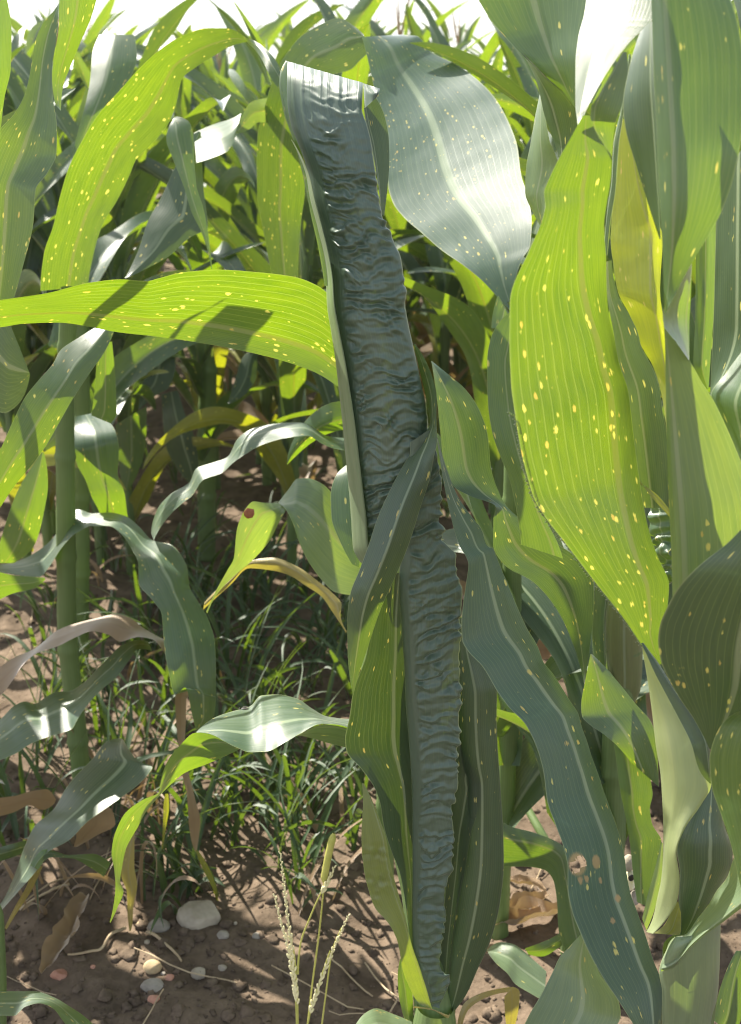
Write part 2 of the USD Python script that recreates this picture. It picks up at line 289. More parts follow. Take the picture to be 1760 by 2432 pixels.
def strip(L, R, Y, YR=None, m=0.5, bulge=0.008, rnd=0.0, wave=0.002, wl=0.05, res=0.0035, nu=17, crinkle=None, wseed=None, plane=None):
    """A blade between two margins; Y/YR their distances along the view, bulge how far the midrib stands out, wave the ruffle of the margins."""
    leaf_seed[0] += 1
    sd = leaf_seed[0] if wseed is None else wseed
    l, r = pts(L), pts(R)
    YR = Y if YR is None else YR
    k = 60
    l0, r0 = arc_resample(l, k), arc_resample(r, k)
    c = place((l0[:, 0] + r0[:, 0]) / 2, (l0[:, 1] + r0[:, 1]) / 2, prof(Y, k))
    length = np.linalg.norm(np.diff(c, axis=0), axis=1).sum()
    n = int(np.clip(length / res, 12, 1600))
    l, r = arc_resample(l, n), arc_resample(r, n)
    yl, yr = prof(Y, n), prof(YR, n)
    mm = np.clip(prof(m, n), 0.03, 0.97)
    u = np.linspace(0, 1, nu)
    if plane is not None:                                           # a flat blade: through one seen point at a distance, with a given normal
        p0 = place(*fpt(*plane[:3]), plane[3]); nr = np.array(plane[4])
        d1, d2 = place(l[:, 0], l[:, 1], 1.0) - EYE, place(r[:, 0], r[:, 1], 1.0) - EYE
        yl, yr = ((p0 - EYE) @ nr) / (d1 @ nr), ((p0 - EYE) @ nr) / (d2 @ nr)
    el, er = place(l[:, 0], l[:, 1], yl), place(r[:, 0], r[:, 1], yr)
    un = np.where(u[None] < mm[:, None], 0.5 * u[None] / mm[:, None], 0.5 + 0.5 * (u[None] - mm[:, None]) / (1 - mm[:, None]))
    g = el[:, None] * (1 - u)[None, :, None] + er[:, None] * u[None, :, None]
    width = np.linalg.norm(el - er, axis=1)
    s = np.r_[0, np.cumsum(np.linalg.norm(np.diff((el + er) / 2, axis=0), axis=1))]
    w = np.abs(2 * un - 1)
    shape = (1 - rnd) * (1 - np.minimum(w, 1) ** 1.25) + rnd * np.sqrt(np.maximum(1 - w ** 2, 0))
    b = prof(bulge, n)
    ray = EYE - g; ray /= np.linalg.norm(ray, axis=-1, keepdims=True)
    taper = np.clip(width / max(width.max(), 1e-6), 0, 1)
    g = g + ray * (b * taper)[:, None, None] * shape[..., None]
    ed = np.stack([np.broadcast_to(s[:, None] / wl, un.shape), np.where(un < 0.5, 0.0, 7.3) + un * 0.6, np.full_like(un, sd * 3.17)], -1)
    g = g + ray * ((meshkit.fbm(ed, 2, 3) - 0.5) * 2 * wave * (0.25 + w ** 2))[..., None] * taper[:, None, None]
    ed2 = np.stack([np.broadcast_to(s[:, None] / 0.035, un.shape), un * 3.0, np.full_like(un, sd * 1.37 + 5)], -1)
    g = g + ray * ((meshkit.fbm(ed2, 2, 9) - 0.5) * 0.0022)[..., None] * taper[:, None, None]
    um = (u[None] - 0.5) * width[:, None]
    if crinkle is not None:
        g = g + grid_normals(g) * crinkle(u[None] + 0 * un, np.broadcast_to(s[:, None], un.shape), um)[..., None]
    lc = np.stack([un, um + sd * 0.731, np.broadcast_to(s[:, None], un.shape) + sd * 0.517], -1)
    i, j = np.meshgrid(np.arange(n - 1), np.arange(nu - 1), indexing='ij')
    a = i * nu + j
    q = np.stack([a, a + 1, a + nu + 1, a + nu], -1).reshape(-1, 4)
    f = np.vstack([q[:, [0, 1, 2]], q[:, [0, 2, 3]]])
    return g.reshape(-1, 3), f, lc.reshape(-1, 3)


def join(parts):
    v, f, c, n = [], [], [], 0
    for a in parts:
        v.append(a[0]); f.append(a[1] + n); c.append(a[2]); n += len(a[0])
    return np.vstack(v), np.vstack(f), np.vstack(c)


def leaf(parent, mat, *strips, name='leaf', label=None, holes=(), scars=()):
    v, f, c = join(strips)
    for (hx, hy, Y, r) in holes:                                    # bitten through: faces taken out round a point
        h = place(hx, hy, Y)
        d = np.linalg.norm((v[f].mean(1) - EYE) / np.linalg.norm(v[f].mean(1) - EYE, axis=1)[:, None] - (h - EYE) / np.linalg.norm(h - EYE), axis=1) * np.linalg.norm(h - EYE)
        f = f[d > r]
    path = part(name, v, f, M[mat], parent, c, label=label)
    if len(scars):                                                  # browned tissue round bites
        sc = np.zeros(len(v))
        for (hx, hy, r, a) in scars:
            h = place(hx, hy, 1.0) - EYE; h /= np.linalg.norm(h); w = v - EYE; dep = w @ h
            off = w - dep[:, None] * h
            d = np.sqrt(off[:, 0] ** 2 + (off[:, 2] / a) ** 2 + off[:, 1] ** 2 / a ** 2)
            sc = np.maximum(sc, np.clip(1.5 - d / r, 0, 1))
        UsdGeom.PrimvarsAPI(stage.GetPrimAtPath(path)).CreatePrimvar('scar', Sdf.ValueTypeNames.FloatArray, 'vertex').Set(Vt.FloatArray.FromNumpy(sc.astype(np.float32)))
    return path


def tube(path, radii, sides=20, flat=1.0, node_at=()):
    p = np.asarray(path, float); n = len(p)
    t = np.gradient(p, axis=0); t /= np.linalg.norm(t, axis=1, keepdims=True)
    a = np.cross(t, [0, 1, 0.0]); a /= np.linalg.norm(a, axis=1, keepdims=True) + 1e-12
    b = np.cross(a, t)
    ang = np.linspace(0, 2 * np.pi, sides + 1)
    r = np.broadcast_to(radii, (n,))
    ang = ang[::-1]
    v = p[:, None] + r[:, None, None] * (np.cos(ang)[None, :, None] * a[:, None] + flat * np.sin(ang)[None, :, None] * b[:, None])
    s = np.r_[0, np.cumsum(np.linalg.norm(np.diff(p, axis=0), axis=1))]
    lc = np.stack(np.broadcast_arrays(ang[None] / (2 * np.pi), ang[None] * 0.01, s[:, None]), -1)
    i, j = np.meshgrid(np.arange(n - 1), np.arange(sides), indexing='ij')
    k = i * (sides + 1) + j
    q = np.stack([k, k + 1, k + sides + 2, k + sides + 1], -1).reshape(-1, 4)
    return v.reshape(-1, 3), np.vstack([q[:, [0, 1, 2]], q[:, [0, 2, 3]]]), lc.reshape(-1, 3)


def stalk_from(parent, s, Y, wpx, mat='stalk', to_ground=True, nodes=True, name='stalk', step=0.15):
    """A stalk through points seen at distance Y, wpx wide, on down to the ground."""
    q = pts(s); Yp = prof(Y, len(q))
    c = place(q[:, 0], q[:, 1], Yp)
    depth = (c - EYE) @ np.array([0, CP, -SP])
    r = np.broadcast_to(wpx, (len(q),)) / 2 / FPX * depth
    if to_ground and c[-1, 2] > 0.02:
        c = np.vstack([c, [c[-1, 0], c[-1, 1], -0.02]]); r = np.r_[r, r[-1] * 1.08]
    d = np.r_[0, np.cumsum(np.linalg.norm(np.diff(c, axis=0), axis=1))]
    n = max(24, int(d[-1] / 0.006)); t = np.linspace(0, d[-1], n)
    p = np.stack([np.interp(t, d, c[:, k]) for k in range(3)], 1); rr = np.interp(t, d, r)
    if nodes:
        ph = (t % step) / step
        rr = rr * (1 + 0.17 * np.exp(-((ph - 0.5) / 0.035) ** 2) - 0.05 * ph)
    v, f, lc = tube(p, rr, 22)
    return part(name, v, f, M[mat], parent, lc)


# ------------------------------------------------------------------ the ground
def ground_height(x, y):
    p = np.stack([x / 0.22, y / 0.22, np.zeros_like(x)], -1)
    q = np.stack([x / 0.035, y / 0.035, np.ones_like(x)], -1)
    return (meshkit.fbm(p, 3, 21) - 0.5) * 0.05 + (meshkit.fbm(q, 3, 22) - 0.5) * 0.018


def sheet(xs, ys):
    X, Y_ = np.meshgrid(xs, ys)
    fade = np.clip(1 - (np.hypot(X, Y_ - 2) - 3.0) / 3.0, 0.15, 1)
    Z = ground_height(X, Y_) * fade
    v = np.stack([X, Y_, Z], -1).reshape(-1, 3); nx = len(xs)
    i, j = np.meshgrid(np.arange(len(ys) - 1), np.arange(nx - 1), indexing='ij')
    a = i * nx + j
    q = np.stack([a, a + 1, a + nx + 1, a + nx], -1).reshape(-1, 4)
    return v, np.vstack([q[:, [0, 1, 2]], q[:, [0, 2, 3]]])


def spread(lo, hi, fine_lo, fine_hi, step):
    out = list(np.arange(fine_lo, fine_hi, step)); d = step
    x = out[-1]
    while x < hi: d *= 1.25; x += d; out.append(x)
    x, d = out[0], step
    while x > lo: d *= 1.25; x -= d; out.insert(0, x)
    return np.array(out)


gv, gf = sheet(spread(-200, 200, -1.5, 1.3, 0.011), spread(-60, 400, 0.85, 3.4, 0.012))
g = part('ground', gv, gf, M['soil'])
tag(stage.GetPrimAtPath(g), 'dry brown crumbly field soil between the corn rows', 'soil', kind='structure')


def gz(x, y): return float(ground_height(np.array([x], float), np.array([y], float))[0])


# ------------------------------------------------------------------ the crinkled whorl plant in the middle
def crinkle_fn(amp, u0, u1, s0, s1, seed, ax=0.013, ay=0.0042, ribs=0.0, end=None):
    def fn(u, s, um):
        warp = (meshkit.noise(np.stack([um / 0.02, s / 0.035, 0 * s], -1), seed) - 0.5) * 0.012
        ss = s + warp + 0.22 * um
        wob = meshkit.fbm(np.stack([um / ax, ss / 0.011, 0 * s + 1], -1), 2, seed + 1)
        lam = ay * (1.55 + 0.5 * meshkit.noise(np.stack([um / 0.03, s / 0.05, 0 * s + 7], -1), seed + 8))
        n1 = (0.5 + 0.5 * np.sin(2 * np.pi * ss / lam.mean() + 9.0 * wob)) ** 1.4
        n1b = (0.5 + 0.5 * np.sin(2 * np.pi * (s - 0.1 * um) / (lam.mean() * 0.62) + 11.0 * meshkit.noise(np.stack([um / (ax * 0.8), ss / 0.013, 0 * s + 9], -1), seed + 4)))
        n2 = meshkit.fbm(np.stack([um / (ax * 0.5), ss / (ay * 0.9), 0 * s + 2], -1), 2, seed + 2)
        n3 = meshkit.noise(np.stack([um / 0.02, s / 0.016, 0 * s + 3], -1), seed + 3)
        sm = lambda x, a, b: np.clip((x - a) / (b - a), 0, 1) ** 2 * (3 - 2 * np.clip((x - a) / (b - a), 0, 1))
        edge_w = (meshkit.noise(np.stack([s / 0.03, 0 * s, 0 * s + 4], -1), seed + 5) - 0.5) * 0.10
        mask = sm(u + edge_w, u0, u0 + 0.10) * (1 - sm(u + edge_w, u1 - 0.06, u1 + 0.04)) * sm(s, s0, s1)
        if end is not None: mask = mask * (1 - sm(s, end[0], end[1]) * 0.85)
        h = ((n1 - 0.5) * 0.75 + (n1b - 0.5) * 0.22 + (n2 - 0.5) * 0.8) * (0.12 + 1.45 * n3)
        r = ribs * (np.cos((u + 0.06 * meshkit.noise(np.stack([u * 7, 0 * u, 0 * u + 2], -1), 3)) * 2 * np.pi * 8.3) * 0.5 + 0.5) ** 2 * (0.4 + 0.9 * meshkit.noise(np.stack([u * 9, 0 * u, 0 * u + 6], -1), 5)) * (0.35 + 0.65 * sm(s, 0.0, 0.03)) * (1 - sm(s, s0 * 1.3, s1 * 1.6)) if ribs else 0
        return amp * h * mask + r
    return fn


A = thing('corn_plant', 'corn plant with the tall crinkled, curled top leaf in the middle', 'corn plant', (0.035, 0.80, 0.0))
leaf(A, 'crinkle', strip(
    'P 258 145 260 300 262 450 290 640 330 760 380 900 415 1010 440 1200 500 1450 555 1700 572 1850 Q 250 60 285 300 318 520 350 800 372 1000 395 1250 420 1500 440 1750 455 1969 R 350 120',
    'P 862 318 856 420 852 520 890 640 925 780 950 960 975 1130 1010 1350 1075 1480 1110 1580 1150 1660 1175 1800 1190 1930 Q 866 100 885 220 915 360 950 520 985 680 1020 850 1040 1000 1060 1200 1060 1400 1040 1600 1000 1800 940 1969 R 760 120',
    [(0, 0.942), (0.012, 0.930), (0.04, 0.918), (0.12, 0.906), (0.3, 0.892), (0.55, 0.876), (0.8, 0.868), (1, 0.862)],
    [(0, 0.915), (0.012, 0.904), (0.04, 0.892), (0.12, 0.880), (0.3, 0.866), (0.55, 0.850), (0.8, 0.845), (1, 0.842)], m=0.5, bulge=[0.004, 0.014, 0.021, 0.024, 0.025, 0.025], rnd=0.85, wave=0.0015, res=0.0011, nu=100,
    crinkle=crinkle_fn(0.0042, 0.18, 0.98, 0.0, 0.11, 11, ax=0.015, ay=0.0054, ribs=0.0005)), name='curled_leaf', label='grey green crinkled rolled leaf with a flat torn top')
leaf(A, 'crinkle', strip('P 264 165 266 300 268 450 296 640 336 760 386 900 421 1010 446 1200 506 1450 561 1700 578 1850 Q 256 60 291 300 324 520 356 800 378 1000 401 1250 426 1500 446 1750 461 1969 R 356 120',
    'P 856 325 850 420 846 520 884 640 919 780 944 960 969 1130 1004 1350 1069 1480 1104 1580 1144 1660 1169 1800 1184 1930 Q 860 100 879 220 909 360 944 520 979 680 1014 850 1034 1000 1054 1200 1054 1400 1034 1600 994 1800 934 1969 R 754 120',
    [(0, 0.955), (0.04, 0.924), (0.12, 0.911), (0.3, 0.896), (0.55, 0.88), (0.8, 0.872), (1, 0.866)],
    [(0, 0.935), (0.04, 0.902), (0.12, 0.888), (0.3, 0.872), (0.55, 0.857), (0.8, 0.852), (1, 0.848)], bulge=[-0.006, -0.014, -0.018, -0.018], rnd=1.0, wave=0.001, res=0.006, nu=21), name='rolled_back')
leaf(A, 'edge', strip('P 300 760 380 930 415 1040 440 1200 500 1450 555 1700 572 1850 Q 250 60 285 300 318 520 350 800 372 1000 395 1250 420 1500 440 1750 455 1969 R 350 120',
    'P 306 760 400 930 450 1060 486 1220 546 1450 600 1680 626 1850 Q 310 60 352 300 395 520 440 800 470 1000 500 1250 530 1500 560 1750 580 1969 R 470 120',
    [(0, 0.895), (0.33, 0.877), (0.67, 0.868), (1, 0.860)], [(0, 0.8700), (0.33, 0.8535), (0.67, 0.8445), (1, 0.8365)], bulge=0.005, rnd=1.0, wave=0.0006, res=0.003, nu=17), name='rolled_edge', label='smooth pale green rolled edge along the left of the crinkled leaf')
leaf(A, 'crinkle', strip('P 862 320 868 420 872 515', 'P 992 362 978 410 960 440', [0.897, 0.893, 0.89], [0.89, 0.88, 0.88], bulge=0.006, rnd=1, wave=0.001, res=0.002), name='curled_corner')
leaf(A, 'dark', strip('P 868 515 890 660 925 800 960 1000 985 1160 1000 1345', 'P 965 440 1030 580 1062 760 1066 930 1050 1150 1025 1355', [0.90, 0.89, 0.88], [0.91, 0.90, 0.885], bulge=-0.004, wave=0.001, m=0.1), name='rolled_margin', label='bright green rolled edge behind the crinkled leaf')
leaf(A, 'few', strip('P 252 155 212 250 205 330 222 440 245 560 280 660 350 870 410 1120 455 1350 510 1600 560 1900', 'P 275 150 268 300 270 450 300 650 345 770 420 980 450 1180 520 1440 575 1690 600 1900', [0.915, 0.895, 0.88, 0.87], [0.91, 0.892, 0.878, 0.868], bulge=0.0, wave=0.0005, m=0.1), name='rolled_margin')
# the lower crinkled leaf and its smooth left half
leaf(A, 'crinkle', strip(
    'Q 900 1150 890 1400 840 1750 R 660 0 650 300 670 650 690 950 700 1200 725 1500 745 1800 S 650 150 655 450 655 800 652 1100 655 1350 690 1500 750 1650 800 1840',
    'Q 1050 1050 1120 1300 1142 1500 1140 1700 1150 1900 R 1095 60 1100 200 1142 330 1135 480 1128 600 1132 720 1118 850 1130 1000 1136 1240 1112 1320 1126 1450 1105 1620 1115 1780 S 1012 100 985 220 962 330 978 480 968 650 968 760 925 860 900 980 918 1150 895 1250 888 1340 866 1460 880 1555 945 1590 948 1640 915 1720 865 1840',
    [0.828, 0.826, 0.823, 0.818, 0.812, 0.806], m=[0.42, 0.3, 0.14, 0.12, 0.2, 0.4, 0.45, 0.45], bulge=[0.006, 0.009, 0.010, 0.010, 0.012], rnd=0.6, wave=0.0015, res=0.0011, nu=90,
    crinkle=crinkle_fn(0.0039, 0.14, 1.02, 0.0, 0.03, 31, ax=0.014, ay=0.0062)), name='crinkled_leaf', label='dark blue green leaf with crosswise wrinkles and a ruffled right edge')
leaf(A, 'dark', strip('Q 925 380 985 640 1035 860 1055 1000 985 1110 870 1290 760 1490 650 1730 570 1969 R 340 180 268 370 246 560 250 850 270 1050 288 1150',
                      'Q 940 385 1065 620 1108 800 1104 930 1110 1140 1085 1260 1060 1400 985 1640 880 1969 R 620 230 510 470 450 640 380 860 330 1010 292 1155',
                      [0.86, 0.85, 0.835, 0.815, 0.80, 0.79, 0.785, 0.78], [0.86, 0.835, 0.815, 0.81, 0.80, 0.795, 0.795, 0.79], bulge=[0.0, 0.004, 0.012, 0.012, 0.010], wave=0.0008, nu=25), name='wrapping_leaf', label='narrow smooth leaf wrapped slantwise round the crinkled ones')
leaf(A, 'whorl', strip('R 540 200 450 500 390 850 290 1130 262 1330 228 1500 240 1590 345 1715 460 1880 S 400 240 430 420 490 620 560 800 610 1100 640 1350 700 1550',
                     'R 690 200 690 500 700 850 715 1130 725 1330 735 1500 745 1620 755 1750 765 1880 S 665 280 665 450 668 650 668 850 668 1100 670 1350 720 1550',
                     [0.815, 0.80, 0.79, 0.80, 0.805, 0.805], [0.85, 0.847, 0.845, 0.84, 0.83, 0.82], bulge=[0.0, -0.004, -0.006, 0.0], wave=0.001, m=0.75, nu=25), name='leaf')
leaf(A, 'fade', strip('S 262 90 270 220 258 500 275 750 320 950 370 1075 440 1150 500 1235 545 1350 580 1550 640 1700 690 1790 790 1850',
                         'S 278 95 330 200 390 350 450 520 480 700 530 900 590 1100 650 1350 720 1550 770 1720 808 1852', [0.80, 0.785, 0.785, 0.79], [0.80, 0.795, 0.798, 0.80], bulge=0.003, wave=0.001, m=0.9,
                         crinkle=crinkle_fn(0.004, -0.2, 0.9, 0.05, 0.07, 41, end=(0.10, 0.13))), name='leaf', label='pale leaf with a yellowed tip on the left of the stalk')
leaf(A, 'dark', strip('R 1105 1400 1090 1600 1090 1750 S 960 60 940 300 930 500 925 800 900 1100 870 1400 860 1750', 'R 1130 1410 1185 1580 1250 1730 1290 1850 S 1205 130 1165 310 1110 500 1070 750 1030 1000 990 1350 950 1760',
                      [0.845, 0.84, 0.83, 0.82], [0.85, 0.83, 0.825, 0.815], bulge=-0.004, wave=0.0015), name='leaf')
leaf(A, 'dark', strip('R 1110 540 1100 800 1095 1000 1105 1200 1115 1450 1140 1700 S 1080 100 1060 480 1040 750 1005 1000 965 1300 940 1550 930 1750 930 1895', 'R 1180 540 1265 790 1375 1000 1414 1130 1410 1300 1415 1500 1432 1750 S 1340 110 1362 450 1368 720 1342 1000 1268 1310 1165 1540 1075 1740 965 1890',
                      [0.86, 0.85, 0.84, 0.825, 0.815], [0.865, 0.85, 0.835, 0.82, 0.812], bulge=[-0.004, 0.01, 0.014, 0.014, 0.008], rnd=0.7, wave=0.0015, m=0.45, nu=25), name='leaf', label='broad dark green leaf on the right of the stalk')
leaf(A, 'spotted', strip('a 1500 1310 1440 1285 1380 1240 1280 1200 1130 1180 950 1168 800 1178 680 1207 640 1217 520 1210 400 1222 200 1270 0 1300 -80 1315', 'a 1500 1700 1455 1668 1380 1620 1250 1570 1100 1530 900 1490 700 1460 500 1437 400 1417 250 1397 100 1402 0 1417 -80 1420',
                         [(0, 0.93), (0.12, 0.905), (0.3, 0.86), (0.5, 0.835), (0.75, 0.81), (1, 0.79)], [(0, 0.945), (0.12, 0.93), (0.3, 0.90), (0.5, 0.88), (0.75, 0.855), (1, 0.81)], m=[0.78, 0.76, 0.72, 0.7, 0.6], bulge=[-0.006, -0.010, -0.010, -0.008], wave=0.003, nu=25), label='long bright yellow green leaf reaching left, freckled with pale spots')
leaf(A, 'few', strip('e 1520 196 1420 186 1350 150 1290 110 1200 90 1130 95 1085 140 1000 165 930 190 850 253', 'e 1520 243 1440 222 1395 217 1300 260 1230 300 1150 338 1080 340 1030 322 960 290 850 257', [0.87, 0.90, 0.91, 0.89, 0.83], [0.82, 0.815, 0.80, 0.80, 0.825], bulge=[0.002, 0.01, 0.012, 0.004], wave=0.001, nu=25, m=0.6),
     strip('e 1520 240 1440 219 1380 225 1300 261 1280 270', 'e 1508 322 1420 300 1350 280 1300 270 1278 272', [0.822, 0.817, 0.817, 0.802], [0.85, 0.85, 0.84, 0.82], bulge=0.0, wave=0.0005, m=0.1),
     strip('e 965 290 850 255 780 310 720 390 695 470 690 510 620 545 545 600 515 650 490 720 483 780 495 850 500 920 492 1000 475 1075', 'e 1040 326 900 390 800 430 740 480 690 530 625 610 600 660 570 710 545 760 530 830 520 900 535 940 510 1010 478 1080', [0.80, 0.815, 0.80, 0.785, 0.78, 0.78], [0.805, 0.85, 0.85, 0.83, 0.81, 0.79], bulge=0.003, wave=0.001, m=0.4, nu=21),
     label='arching leaf low on the left, shining white on top, its tip hanging down')
leaf(A, 'few', strip('c 1500 555 1455 600 1432 680 1435 780 1470 880 1525 985', 'c 1560 560 1560 650 1565 750 1570 850 1570 930 1560 1000', [0.93, 0.90, 0.88], [0.92, 0.90, 0.88], bulge=0.004, wave=0.001, m=0.9))
leaf(A, 'pale', strip('S 655 1955 500 1890 370 1848 280 1890 205 1985 120 2150', 'S 645 2080 480 2080 330 2090 200 2110 150 2130 110 2160', [0.79, 0.79, 0.77, 0.75, 0.74], [0.77, 0.75, 0.73, 0.72, 0.72], bulge=0.004, wave=0.001))
leaf(A, 'leaf', strip('S 560 1460 540 1600 545 1720 570 1850 610 2000', 'S 582 1465 620 1600 655 1720 662 1850 670 2000', [0.83, 0.83, 0.825], bulge=0.003, wave=0.001))
leaf(A, 'halfdry', strip('S 1005 2000 1050 1820 1200 1725 1350 1690 1440 1680 1492 1720 1482 1850 1440 2020', 'S 1045 2000 1078 1880 1200 1778 1340 1730 1400 1722 1372 1765 1376 1880 1395 2020', [0.81, 0.82, 0.86, 0.90, 0.92], bulge=0.002, wave=0.002), name='withered_leaf')
stalk_from(A, 'R 720 100 650 700 660 1300 S 660 200 760 900 815 1500 830 1880', [0.90, 0.89, 0.885, 0.88, 0.86, 0.84, 0.82], [140, 180, 190, 150, 120, 105, 98], to_ground=False, nodes=False, name='whorl_core')  # unseen tube, added to keep the sun off the leaves in front
stalk_from(A, 'S 835 1830 828 1969 822 2300', [0.812, 0.81, 0.81], [88, 104, 108], mat='stalk', step=0.3)
leaf(A, 'halfdry', strip('S 660 1830 800 1850 940 1900 945 1885', 'S 665 1845 810 1862 935 1925 948 1890', [0.795, 0.772, 0.785], bulge=0.001, wave=0.0005), name='collar')

# ------------------------------------------------------------------ the big plant in the right foreground
B = thing('corn_plant', 'large corn plant at the right edge with a broad backlit leaf', 'corn plant', (0.25, 0.63, 0.0))
stalk_from(B, 'T 1240 1400 1245 1640 1222 1969 1205 2400', [0.63, 0.63, 0.63, 0.63], [124, 129, 120, 116], mat='stalk', step=0.4)
leaf(B, 'edge', strip('T 1125 1290 1062 1388 1003 1560 1026 1720 1026 1969 1028 2300', 'T 1335 1285 1482 1195 1478 1400 1464 1690 1418 1969 1400 2300', [0.605, 0.61, 0.615, 0.615], [0.61, 0.615, 0.62, 0.62], bulge=[0.014, 0.022, 0.022, 0.019], rnd=1.0, wave=0.0004, nu=25), name='sheath', label='green sheath mouth round the thick stalk')
leaf(B, 'pale', strip('T 1060 1390 1120 1295 1200 1275 1300 1150 1400 1020 1450 930 1530 830 1580 690 1640 560', 'T 1015 1560 1110 1530 1240 1382 1350 1285 1480 1192 1600 1100 1680 1040 1760 960 1850 800', [0.615, 0.61, 0.61, 0.60, 0.59], [0.60, 0.592, 0.585, 0.575, 0.57], bulge=0.006, wave=0.001, m=0.9), label='pale leaf sheath folding out to the right')
leaf(B, 'dark', strip('T 1400 110 1280 265 1200 420 1140 600 1165 800 1155 1000 1165 1150 1168 1280', 'T 1425 100 1490 300 1515 430 1575 620 1575 720 1510 860 1410 1060 1205 1280', [0.655, 0.645, 0.64, 0.635], [0.655, 0.65, 0.645, 0.64], bulge=[0.006, 0.018, 0.018, 0.008], rnd=1.0, wave=0.0006, m=0.6, nu=25), name='sheath', label='dark green stem sheath with a brown collar line')
leaf(B, 'yellow', strip('T 1150 1010 1090 1110 1040 1200 955 1262', 'T 1172 1100 1174 1180 1172 1250 1150 1278', [0.63, 0.628, 0.625, 0.622], bulge=0.001, wave=0.0005), name='sheath_flap', label='bright yellow flap at the leaf joint')
leaf(B, 'cream', strip('U 868 1095 885 1200 905 1320 930 1480 955 1680 975 1860 T 1015 40 1028 250 1035 450 1033 650 1020 830 985 1000 955 1140 903 1252', 'U 890 1105 980 1200 1060 1330 1170 1470 1300 1680 1390 1860 T 1410 100 1330 260 1190 470 1138 640 1162 830 1146 1000 1070 1140 957 1266',
                     [0.655, 0.65, 0.64, 0.63, 0.62, 0.612], [0.655, 0.64, 0.625, 0.612, 0.605, 0.605], bulge=[0.002, 0.008, 0.012, 0.010, 0.006], rnd=0.6, wave=0.001, m=0.3, nu=25), label='pale leaf base wrapped round the stem')
leaf(B, 'dark', strip('U 862 1075 890 1130 960 1290 1060 1480 1150 1650 1250 1850 T 1320 0 1394 92', 'U 880 1070 1000 1240 1100 1390 1240 1570 1340 1730 1395 1880 T 1408 97', [0.648, 0.635, 0.618, 0.60, 0.595], [0.65, 0.635, 0.615, 0.60, 0.595], bulge=0.004, wave=0.001, m=0.85), name='leaf_margin', label='dark fuzzy folded margin of the broad leaf')
leaf(B, 'blue', strip('Q 1108 1120 1150 1400 1210 1700 1290 1969 R 1165 60 1190 130 1172 280 1148 450 1135 600 1140 720 1180 800 1300 930 1420 1130 1500 1240 1641 1390 T 100 0 130 230 200 430 260 600 290 760 290 900 320 1080 380 1240 450 1400 560 1600 680 1780 800 1969 880 2100',
                     'Q 1116 1120 1200 1400 1270 1570 1380 1730 1450 1820 1520 1969 R 1370 0 1410 80 1480 250 1560 440 1641 620 U 60 1110 100 1220 180 1320 250 1430 310 1530 370 1620 400 1730 440 1840 480 1969 T 520 0 580 180 650 370 700 520 730 650 755 830 780 950 830 1090 900 1290 960 1480 1020 1640 1030 1750 1022 1900 1005 2050',
                     [0.815, 0.80, 0.78, 0.76, 0.735, 0.70, 0.66, 0.63], [0.82, 0.81, 0.79, 0.765, 0.735, 0.70, 0.655, 0.615], m=[(0, 0.5), (0.3, 0.66), (0.6, 0.74), (0.85, 0.76), (1, 0.7)], bulge=[0.0, -0.006, -0.010, -0.012, -0.012], wave=0.003, nu=33, res=0.003),
     label='long blue green leaf slanting down right, with a bitten hole', holes=[(*fpt('T', 350, 745), 0.668, 0.0042), (*fpt('T', 362, 728), 0.668, 0.0036), (*fpt('T', 392, 710), 0.668, 0.0042)],
     scars=[(*fpt('T', 365, 725), 0.0068, 1.3), (*fpt('T', 512, 705), 0.0032, 1.7), (*fpt('T', 438, 840), 0.0018, 1.5), (*fpt('T', 680, 990), 0.0024, 1.3), (*fpt('T', 545, 850), 0.0016, 1.4), (*fpt('T', 390, 855), 0.0018, 1.5), (*fpt('T', 640, 1165), 0.002, 1.4)])
leaf(B, 'pale', strip('T 405 1255 300 1370 220 1460 180 1550 130 1650 60 1780 0 1880 -80 2050', 'T 430 1300 480 1440 530 1560 610 1680 690 1800 705 1900 650 2020 600 2100', [0.70, 0.695, 0.68, 0.66], [0.68, 0.67, 0.655, 0.65], m=0.55, bulge=-0.012, wave=0.002, nu=25), label='short leaf at the bottom with sunlit white streaks')
# the broad backlit leaf: white upper side above its twist, translucent below
leaf(B, 'spotted', strip('V 410 900 310 1080 220 1240 130 1430 105 1500 115 1600 90 1720 0 1930 d 640 -150 638 0 645 200 665 350 690 500 715 600 745 700 800 790 870 880 1000 1050 1140 1230 1230 1360 1290 1420',
                         'V 460 900 540 1090 635 1240 630 1350 600 1550 572 1780 X 588 20 592 250 610 480 650 650 690 860 760 1080 790 1330 830 1640 880 1969 U 940 260 1000 420 1080 620 1060 850 1010 1000 1025 1230',
                         [0.632, 0.62, 0.61, 0.61, 0.62, 0.645, 0.66], [0.635, 0.645, 0.655, 0.66, 0.665, 0.66, 0.66], m=[(0, 0.5), (0.2, 0.63), (0.45, 0.86), (0.7, 0.80), (0.9, 0.62), (1, 0.5)], bulge=[0.0, -0.006, -0.012, -0.014, -0.008, 0.0], wave=0.0015, nu=41, res=0.0028),
     strip('V 440 -60 420 100 370 300 350 500 350 800 372 990', 'V 1010 -60 945 160 800 300 640 500 540 660 440 850 385 990', [0.70], [0.70], plane=('V', 385, 985, 0.634, (-0.45, -0.5, 0.7)), m=0.4, bulge=0.006, wave=0.001, nu=25),
     strip('V 720 405 620 570 520 720 468 870 470 970 560 1110 625 1225', 'V 748 405 762 550 720 800 650 1010 642 1130 632 1235', [0.668, 0.655, 0.645, 0.65, 0.66], [0.672, 0.668, 0.66, 0.662], m=0.1, bulge=0.0, wave=0.0008), name='leaf', label='broad yellow green leaf glowing against the light, thick with pale spots')
